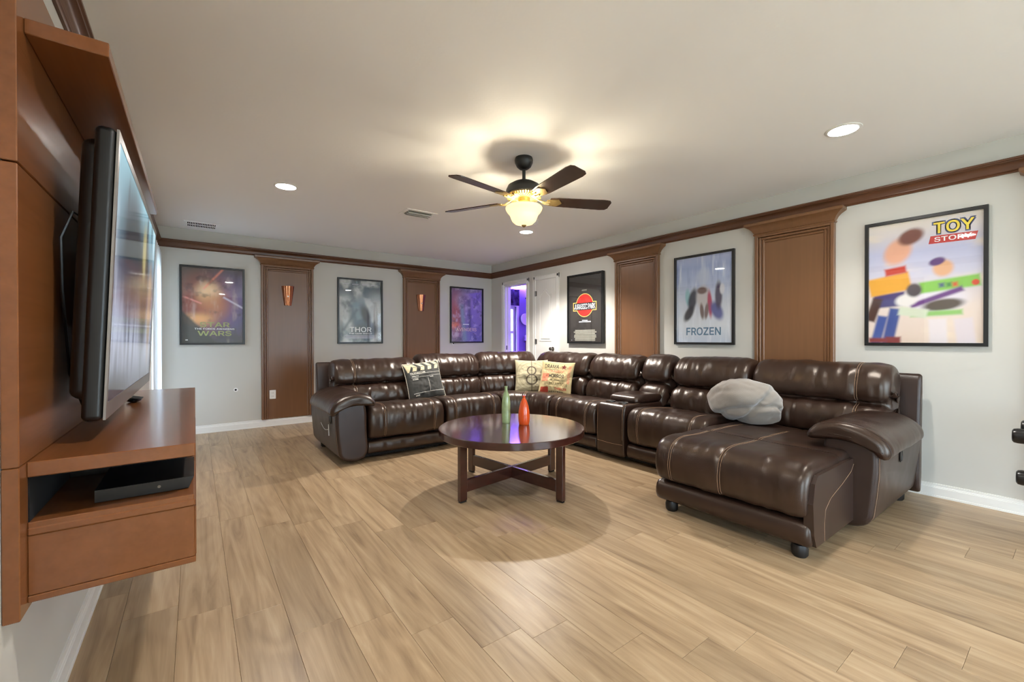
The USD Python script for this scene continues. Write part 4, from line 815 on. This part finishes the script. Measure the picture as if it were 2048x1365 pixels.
part(ch, 'cross_seam', tube([(X0 - 0.17, y, 0.4745 + 0.002 * math.sin(y * 9)) for y in np.linspace(0.88, 1.68, 30)], 0.0025, 5), 'leather_side', True)
CP2 = smooth_profile([(-0.60, 0.062), (-0.64, 0.075), (-0.655, 0.125), (-0.64, 0.185), (-0.60, 0.205), (0.2, 0.205), (0.2, 0.062)], 60, 2)
m, _ = loft(F, B, CP2, 0.903, 0.03, 40, disp=lambda s_, z, v, e: 0.005 * (noise(v * 9, 5) - 0.5)); part(sofa, 'chaise_apron', m, 'leather', True)
sidep = [(X0 - 0.60, 0.075), (X0 - 0.63, 0.14), (X0 - 0.645, 0.30), (X0 - 0.62, 0.40), (X0 - 0.58, 0.435), (X0 - 0.3, 0.435), (X0 + 0.1, 0.435), (X0 + 0.1, 0.075)]
sp = part(sofa, 'chaise_side', prism(sidep, 'y', 0.815, 0.86), 'leather_side', False)
q = np.array([(X0 - 0.49, 0.8140, 0.08), (X0 - 0.495, 0.8140, 0.17), (X0 - 0.48, 0.8140, 0.24), (X0 - 0.40, 0.8140, 0.285), (X0 - 0.22, 0.8140, 0.325), (X0 - 0.08, 0.8140, 0.365), (X0 - 0.01, 0.8140, 0.42)])
part(sp, 'stitching', tube(q, 0.0016, 5), 'thread')
ftm = lathe([(0, 0), (0.030, 0), (0.038, 0.012), (0.040, 0.045), (0.034, 0.064), (0, 0.064)], 24)
for x, y in ((X0 - 0.585, 0.895), (X0 - 0.585, 1.640), (X0 + 0.85, 0.80), (1.10, Y0 + 0.85), (X0 + 0.85, 3.3), (2.2, Y0 + 0.85)):
    part(sofa, 'foot', moved(ftm, (x, y, 0)), 'foot_black')
for x, y in ((1.16, Y0 + 0.12), (2.05, Y0 + 0.15), (2.75, Y0 + 0.15), (X0 + 0.15, 2.9), (X0 + 0.15, 1.85)):
    part(sofa, 'foot', moved(lathe([(0, 0), (0.02, 0), (0.02, 0.05), (0, 0.05)], 16), (x, y, 0)), 'foot_black')

# ------------------------------------------------------------------ cushions on the sofa
def pillow(name, label, frame, w, h, thick, paint, seed, piping=True, n=200):
    """square cushion: local x right, y up, z out; paint(U, V) gives linear colours on its front"""
    p = thing(name, label, 'cushion', frame=frame, group='printed cushions on the sofa')
    g = np.linspace(-1, 1, n); U, V = np.meshgrid(g, g); u, v = U.ravel(), V.ravel()
    pin = 1 - 0.055 * (1 - np.abs(v) ** 2) * 1.0; pin2 = 1 - 0.055 * (1 - np.abs(u) ** 2)
    x, y = u * w / 2 * pin, v * h / 2 * pin2
    prof = (np.clip(1 - np.abs(u) ** 2.6, 0, 1) * np.clip(1 - np.abs(v) ** 2.6, 0, 1)) ** 0.55
    wr = (fbm(np.stack([u * 2.2, v * 2.2, np.full_like(u, seed)], 1) + 9, 3, seed) - 0.5) * 0.045 * prof
    zf = thick / 2 * prof + wr; zb = -thick / 2 * prof
    i, j = np.meshgrid(np.arange(n - 1), np.arange(n - 1), indexing='ij'); a = (i * n + j).ravel()
    fc = np.vstack([np.stack([a, a + 1, a + n + 1], 1), np.stack([a, a + n + 1, a + n], 1)])
    part(p, 'front_cloth', (np.stack([x, y, zf + 0.001], 1), fc), 'fabric_print', col=paint(u, v))
    part(p, 'back_cloth', (np.stack([x, y, zb - 0.001], 1), fc[:, ::-1]), 'pillow_back', True)
    if piping:
        k = np.r_[np.arange(n), np.arange(1, n) * n + n - 1, (n - 1) * n + np.arange(n - 2, -1, -1), np.arange(n - 2, -1, -1) * n]
        part(p, 'piping', tube(np.stack([x[k], y[k], 0 * k], 1), 0.005, 7, caps=False), 'pillow_piping', True)
    return p
def inside(u, v, polys):
    pts = np.zeros(len(u), bool)
    for g in polys: pts |= shapely.contains_xy(g, u, v)
    return pts
def word(s, x, y, w, h, bold=True):
    """flat letter shapes, centred at x, y"""
    m = text_w(s, w, h, 0.001, bold); b = m.bounds
    tri = m.triangles; k = np.abs(m.face_normals[:, 2] - 1) < 0.01
    pol = unary_union([Polygon(t[:, :2]) for t in tri[k]]).buffer(0.004)
    return [shapely.affinity.translate(pol, x, y - (b[0][1] + b[1][1]) / 2)]
import shapely.affinity
def stand(cx, cy, z, face, lean, roll=0):
    """frame of a cushion standing at cx, cy, its front facing plan angle face (degrees), leaning back by lean, rolled by roll"""
    a, l, q = math.radians(face), math.radians(lean), math.radians(roll)
    n0 = np.array([math.cos(a), math.sin(a), 0]); up = np.array([0, 0, 1.0]); r = np.cross(up, n0)
    n = n0 * math.cos(l) + up * math.sin(l); v = np.cross(n, r)
    r2, v2 = r * math.cos(q) + v * math.sin(q), -r * math.sin(q) + v * math.cos(q)
    return mat4(r2, v2, n, (cx, cy, z))
CREAM, CHAR, INK, BRICK, PINK, TAUPE = P((226, 208, 168)), P((66, 64, 60)), P((38, 30, 26)), P((176, 62, 40)), P((214, 130, 98)), P((92, 80, 64))
def clap(u, v):
    c = np.tile(CHAR, (len(u), 1)); ch = []
    for k in range(4):
        x0 = -0.62 + 0.42 * k
        ch.append(Polygon([(x0, 0.55), (x0 + 0.22, 0.55), (x0 + 0.30, 0.76), (x0 + 0.08, 0.76)])); ch.append(Polygon([(x0 + 0.08, 0.78), (x0 + 0.30, 0.78), (x0 + 0.10, 0.96), (x0 - 0.12, 0.96)]))
    ch.append(Polygon([(-0.97, 0.97), (-0.75, 0.97), (-0.58, 0.90), (-0.80, 0.50), (-0.88, 0.50)])); ch.append(Polygon([(0.88, 0.97), (0.99, 0.97), (0.99, 0.8)]))
    c[inside(u, v, ch)] = CREAM
    ln = [sbox(-0.76, 0.36, 0.96, 0.385), sbox(-0.76, 0.18, 0.96, 0.205), sbox(0.14, -0.66, 0.165, 0.19), sbox(-0.78, -0.68, 0.96, -0.655)]
    ln += word('PRODUCTION', -0.37, 0.44, 0.80, 0.10) + word('DIRECTOR', -0.54, 0.27, 0.36, 0.06) + word('SCENE', -0.56, 0.10, 0.30, 0.08) + word('TAKE', 0.34, 0.12, 0.22, 0.06) + word('DATE', -0.58, -0.78, 0.22, 0.06)
    c[inside(u, v, ln)] = P((205, 200, 188)); return c
def eight(u, v):
    c = np.tile(P((180, 168, 136)), (len(u), 1))
    for R in (0.80, 0.97): c[np.abs(np.hypot(u, v) - R) < 0.018] = P((158, 146, 112))
    c[(np.abs(u) < 0.016) | (np.abs(v + 0.02) < 0.014)] = P((96, 84, 66))
    a = np.hypot(u / 0.30, (v - 0.27) / 0.31); b = np.hypot(u / 0.36, (v + 0.30) / 0.34)
    c[((a < 1) & (a > 0.72)) | ((b < 1) & (b > 0.76))] = TAUPE; return c
def genres(u, v):
    c = np.tile(P((198, 176, 128)), (len(u), 1))
    def put(ws, col): c[inside(u, v, ws)] = col
    put([sbox(-0.86, -0.28, -0.42, 0.20)], PINK); put([sbox(-0.86, -0.92, -0.36, -0.62)], BRICK)
    put(word('DRAMA', -0.32, 0.66, 0.90, 0.24, False), INK); put([sbox(-0.78, 0.86 + 0.0, 0.14, 0.875), sbox(-0.78, 0.455, 0.14, 0.47)], INK)
    star = Polygon([((0.18 if k % 2 == 0 else 0.075) * math.sin(k * math.pi / 5) + 0.44, (0.18 if k % 2 == 0 else 0.075) * math.cos(k * math.pi / 5) + 0.66) for k in range(10)])
    put([star], P((120, 44, 36))); put(word('COMEDY', -0.10, 0.345, 1.16, 0.15), PINK); put(word('HORROR', 0.06, 0.07, 0.94, 0.22), INK)
    put([sbox(-0.35, -0.20, 0.52, -0.185)], TAUPE); put(word('ANIMATION', 0.05, -0.42, 1.42, 0.20), P((150, 132, 92))); put(word('THRILLER', 0.38, -0.68, 0.70, 0.13), BRICK)
    put(word('WESTERN', 0.10, -0.88, 0.9, 0.10), TAUPE)
    wv = [shapely.affinity.rotate(g, 90, origin=(0, 0)) for g in word('ADVENTURE', 0, 0, 1.1, 0.14)]; put([shapely.affinity.translate(g, 0.80, 0.2) for g in wv], PINK); return c
pillow('throw_pillow', 'charcoal clapperboard cushion on the left part of the sofa', stand(2.10, Y0 + 0.555, 0.660, -92, 17, 6), 0.44, 0.43, 0.12, clap, 2)
pillow('throw_pillow', 'beige cushion with a large figure 8 in the sofa corner', stand(3.47, 4.26, 0.660, -127, 17, 0), 0.43, 0.42, 0.12, eight, 5, False)
pillow('throw_pillow', 'cream cushion printed with film genre words and a star', stand(3.535, 3.86, 0.655, -150, 18, -3), 0.42, 0.42, 0.11, genres, 7, False)
fz = trimesh.creation.icosphere(5, 1.0); v = fz.vertices.copy()
k = 1 + 0.42 * (fbm(v * 1.3 + 4, 3, 31) - 0.5)
fold = np.zeros(len(v))
for (nx, ny, nz, off, amp) in ((0.1, -0.80, -0.60, 0.30, 0.13), (-0.5, -0.35, -0.80, 0.45, 0.10)):
    nn = np.array([nx, ny, nz]); nn /= np.linalg.norm(nn); dd = v @ nn - off + 0.12 * (noise(v * 3 + 2, 7) - 0.5); fold -= amp * np.exp(-(dd / 0.09) ** 2) * np.clip(-v[:, 0] + 0.5, 0, 1)
v = v * (k + fold)[:, None] * (0.165, 0.275, 0.20)
v[:, 2] = np.where(v[:, 2] < -0.13, -0.13 + (v[:, 2] + 0.13) * 0.35, v[:, 2])
fz.vertices = v @ np.array([[math.cos(0.35), 0, math.sin(0.35)], [0, 1, 0], [-math.sin(0.35), 0, math.cos(0.35)]]) + (3.49, 1.625, 0.632)
top('plush_cushion', fz, 'fleece', 'round grey fleece cushion slumped where chaise and seat meet', 'cushion', smooth=True)

# ------------------------------------------------------------------ coffee table and its vases
TX, TY, TZ, TR = 1.962, 2.655, 0.46, 0.556
tb = thing('coffee_table', 'round dark brown coffee table with crossed stretchers', 'table', (TX, TY, 0))
part(tb, 'tabletop', lathe([(0, TZ - 0.052), (TR - 0.006, TZ - 0.052), (TR, TZ - 0.047), (TR, TZ - 0.004), (TR - 0.004, TZ), (0, TZ)], 128), 'table_wood', 30)
for k in range(4):
    Rk = rot(math.radians(8.5 + 90 * k))
    part(tb, 'leg', moved(cat_([cbox(0.450, 0.512, -0.016, 0.016, 0.012, TZ - 0.052, 0.003)]), T=Rk), 'table_wood', False)
    part(tb, 'leg_tip', moved(cbox(0.453, 0.509, -0.014, 0.014, 0.0, 0.014, 0.004), T=Rk), 'foot_black', False)
part(tb, 'stretcher', moved(cbox(-0.450, 0.450, -0.014, 0.014, 0.066, 0.150, 0.002), T=rot(math.radians(8.5))), 'table_wood', False)
for s in (-1, 1): part(tb, 'stretcher', moved(cbox(*sorted((s * 0.014, s * 0.450)), -0.014, 0.014, 0.066, 0.150, 0.002), T=rot(math.radians(98.5))), 'table_wood', False)
va = [(0, 0), (0.030, 0), (0.033, 0.004), (0.035, 0.05), (0.0355, 0.12), (0.034, 0.17), (0.030, 0.205), (0.022, 0.235), (0.0145, 0.252), (0.0115, 0.268), (0.0115, 0.282), (0.0155, 0.290), (0.0155, 0.294), (0.010, 0.294), (0.008, 0.27), (0.0, 0.26)]
top('vase', moved(lathe(va, 48), (2.004, 2.784, TZ)), 'glaze_green', 'tall slim green bottle vase on the coffee table', 'vase', smooth=40)
vb = [(0, 0), (0.036, 0), (0.040, 0.004), (0.0445, 0.03), (0.046, 0.065), (0.0435, 0.105), (0.036, 0.145), (0.026, 0.178), (0.016, 0.198), (0.0105, 0.207), (0.0105, 0.214), (0.0145, 0.222), (0.0135, 0.226), (0.009, 0.226), (0.007, 0.20), (0, 0.19)]
top('vase', moved(lathe(vb, 48), (2.080, 2.648, TZ)), 'glaze_orange', 'short glossy orange vase beside the green one', 'vase', smooth=40)

# ------------------------------------------------------------------ exercise bench reaching in from the right edge
eb = thing('exercise_bench', 'black foam rollers of exercise equipment at the right edge', 'exercise bench', (3.62, 0, 0))
for x, z, y1 in ((0.0, 0.598, 0.250), (0.06, 0.640, 0.222), (0.0, 0.372, 0.235)):
    prf = [(0, 0), (0.030, 0.0), (0.038, 0.006), (0.041, 0.02), (0.041, 0.19), (0.035, 0.20), (0, 0.20)]
    r_m = lathe(prf, 28); r_m.apply_transform(rot(math.pi / 2, (1, 0, 0))); part(eb, 'foam_roller', moved(r_m, (x, y1, z)), 'rubber', 40)
for x, z, y in ((0, 0.598, 0.06), (0.06, 0.640, 0.03), (0, 0.372, 0.04)): part(eb, 'roller_bar', tube([(x, y, z), (x, -0.32, z)], 0.012, 10), 'nickel')
part(eb, 'upright', cbox(-0.03, 0.09, -0.37, -0.31, 0.03, 0.70, 0.004), 'black_plastic', False)
part(eb, 'base_bar', cbox(-0.03, 0.03, -0.75, 0.0, 0.0, 0.05, 0.004), 'black_plastic', False)
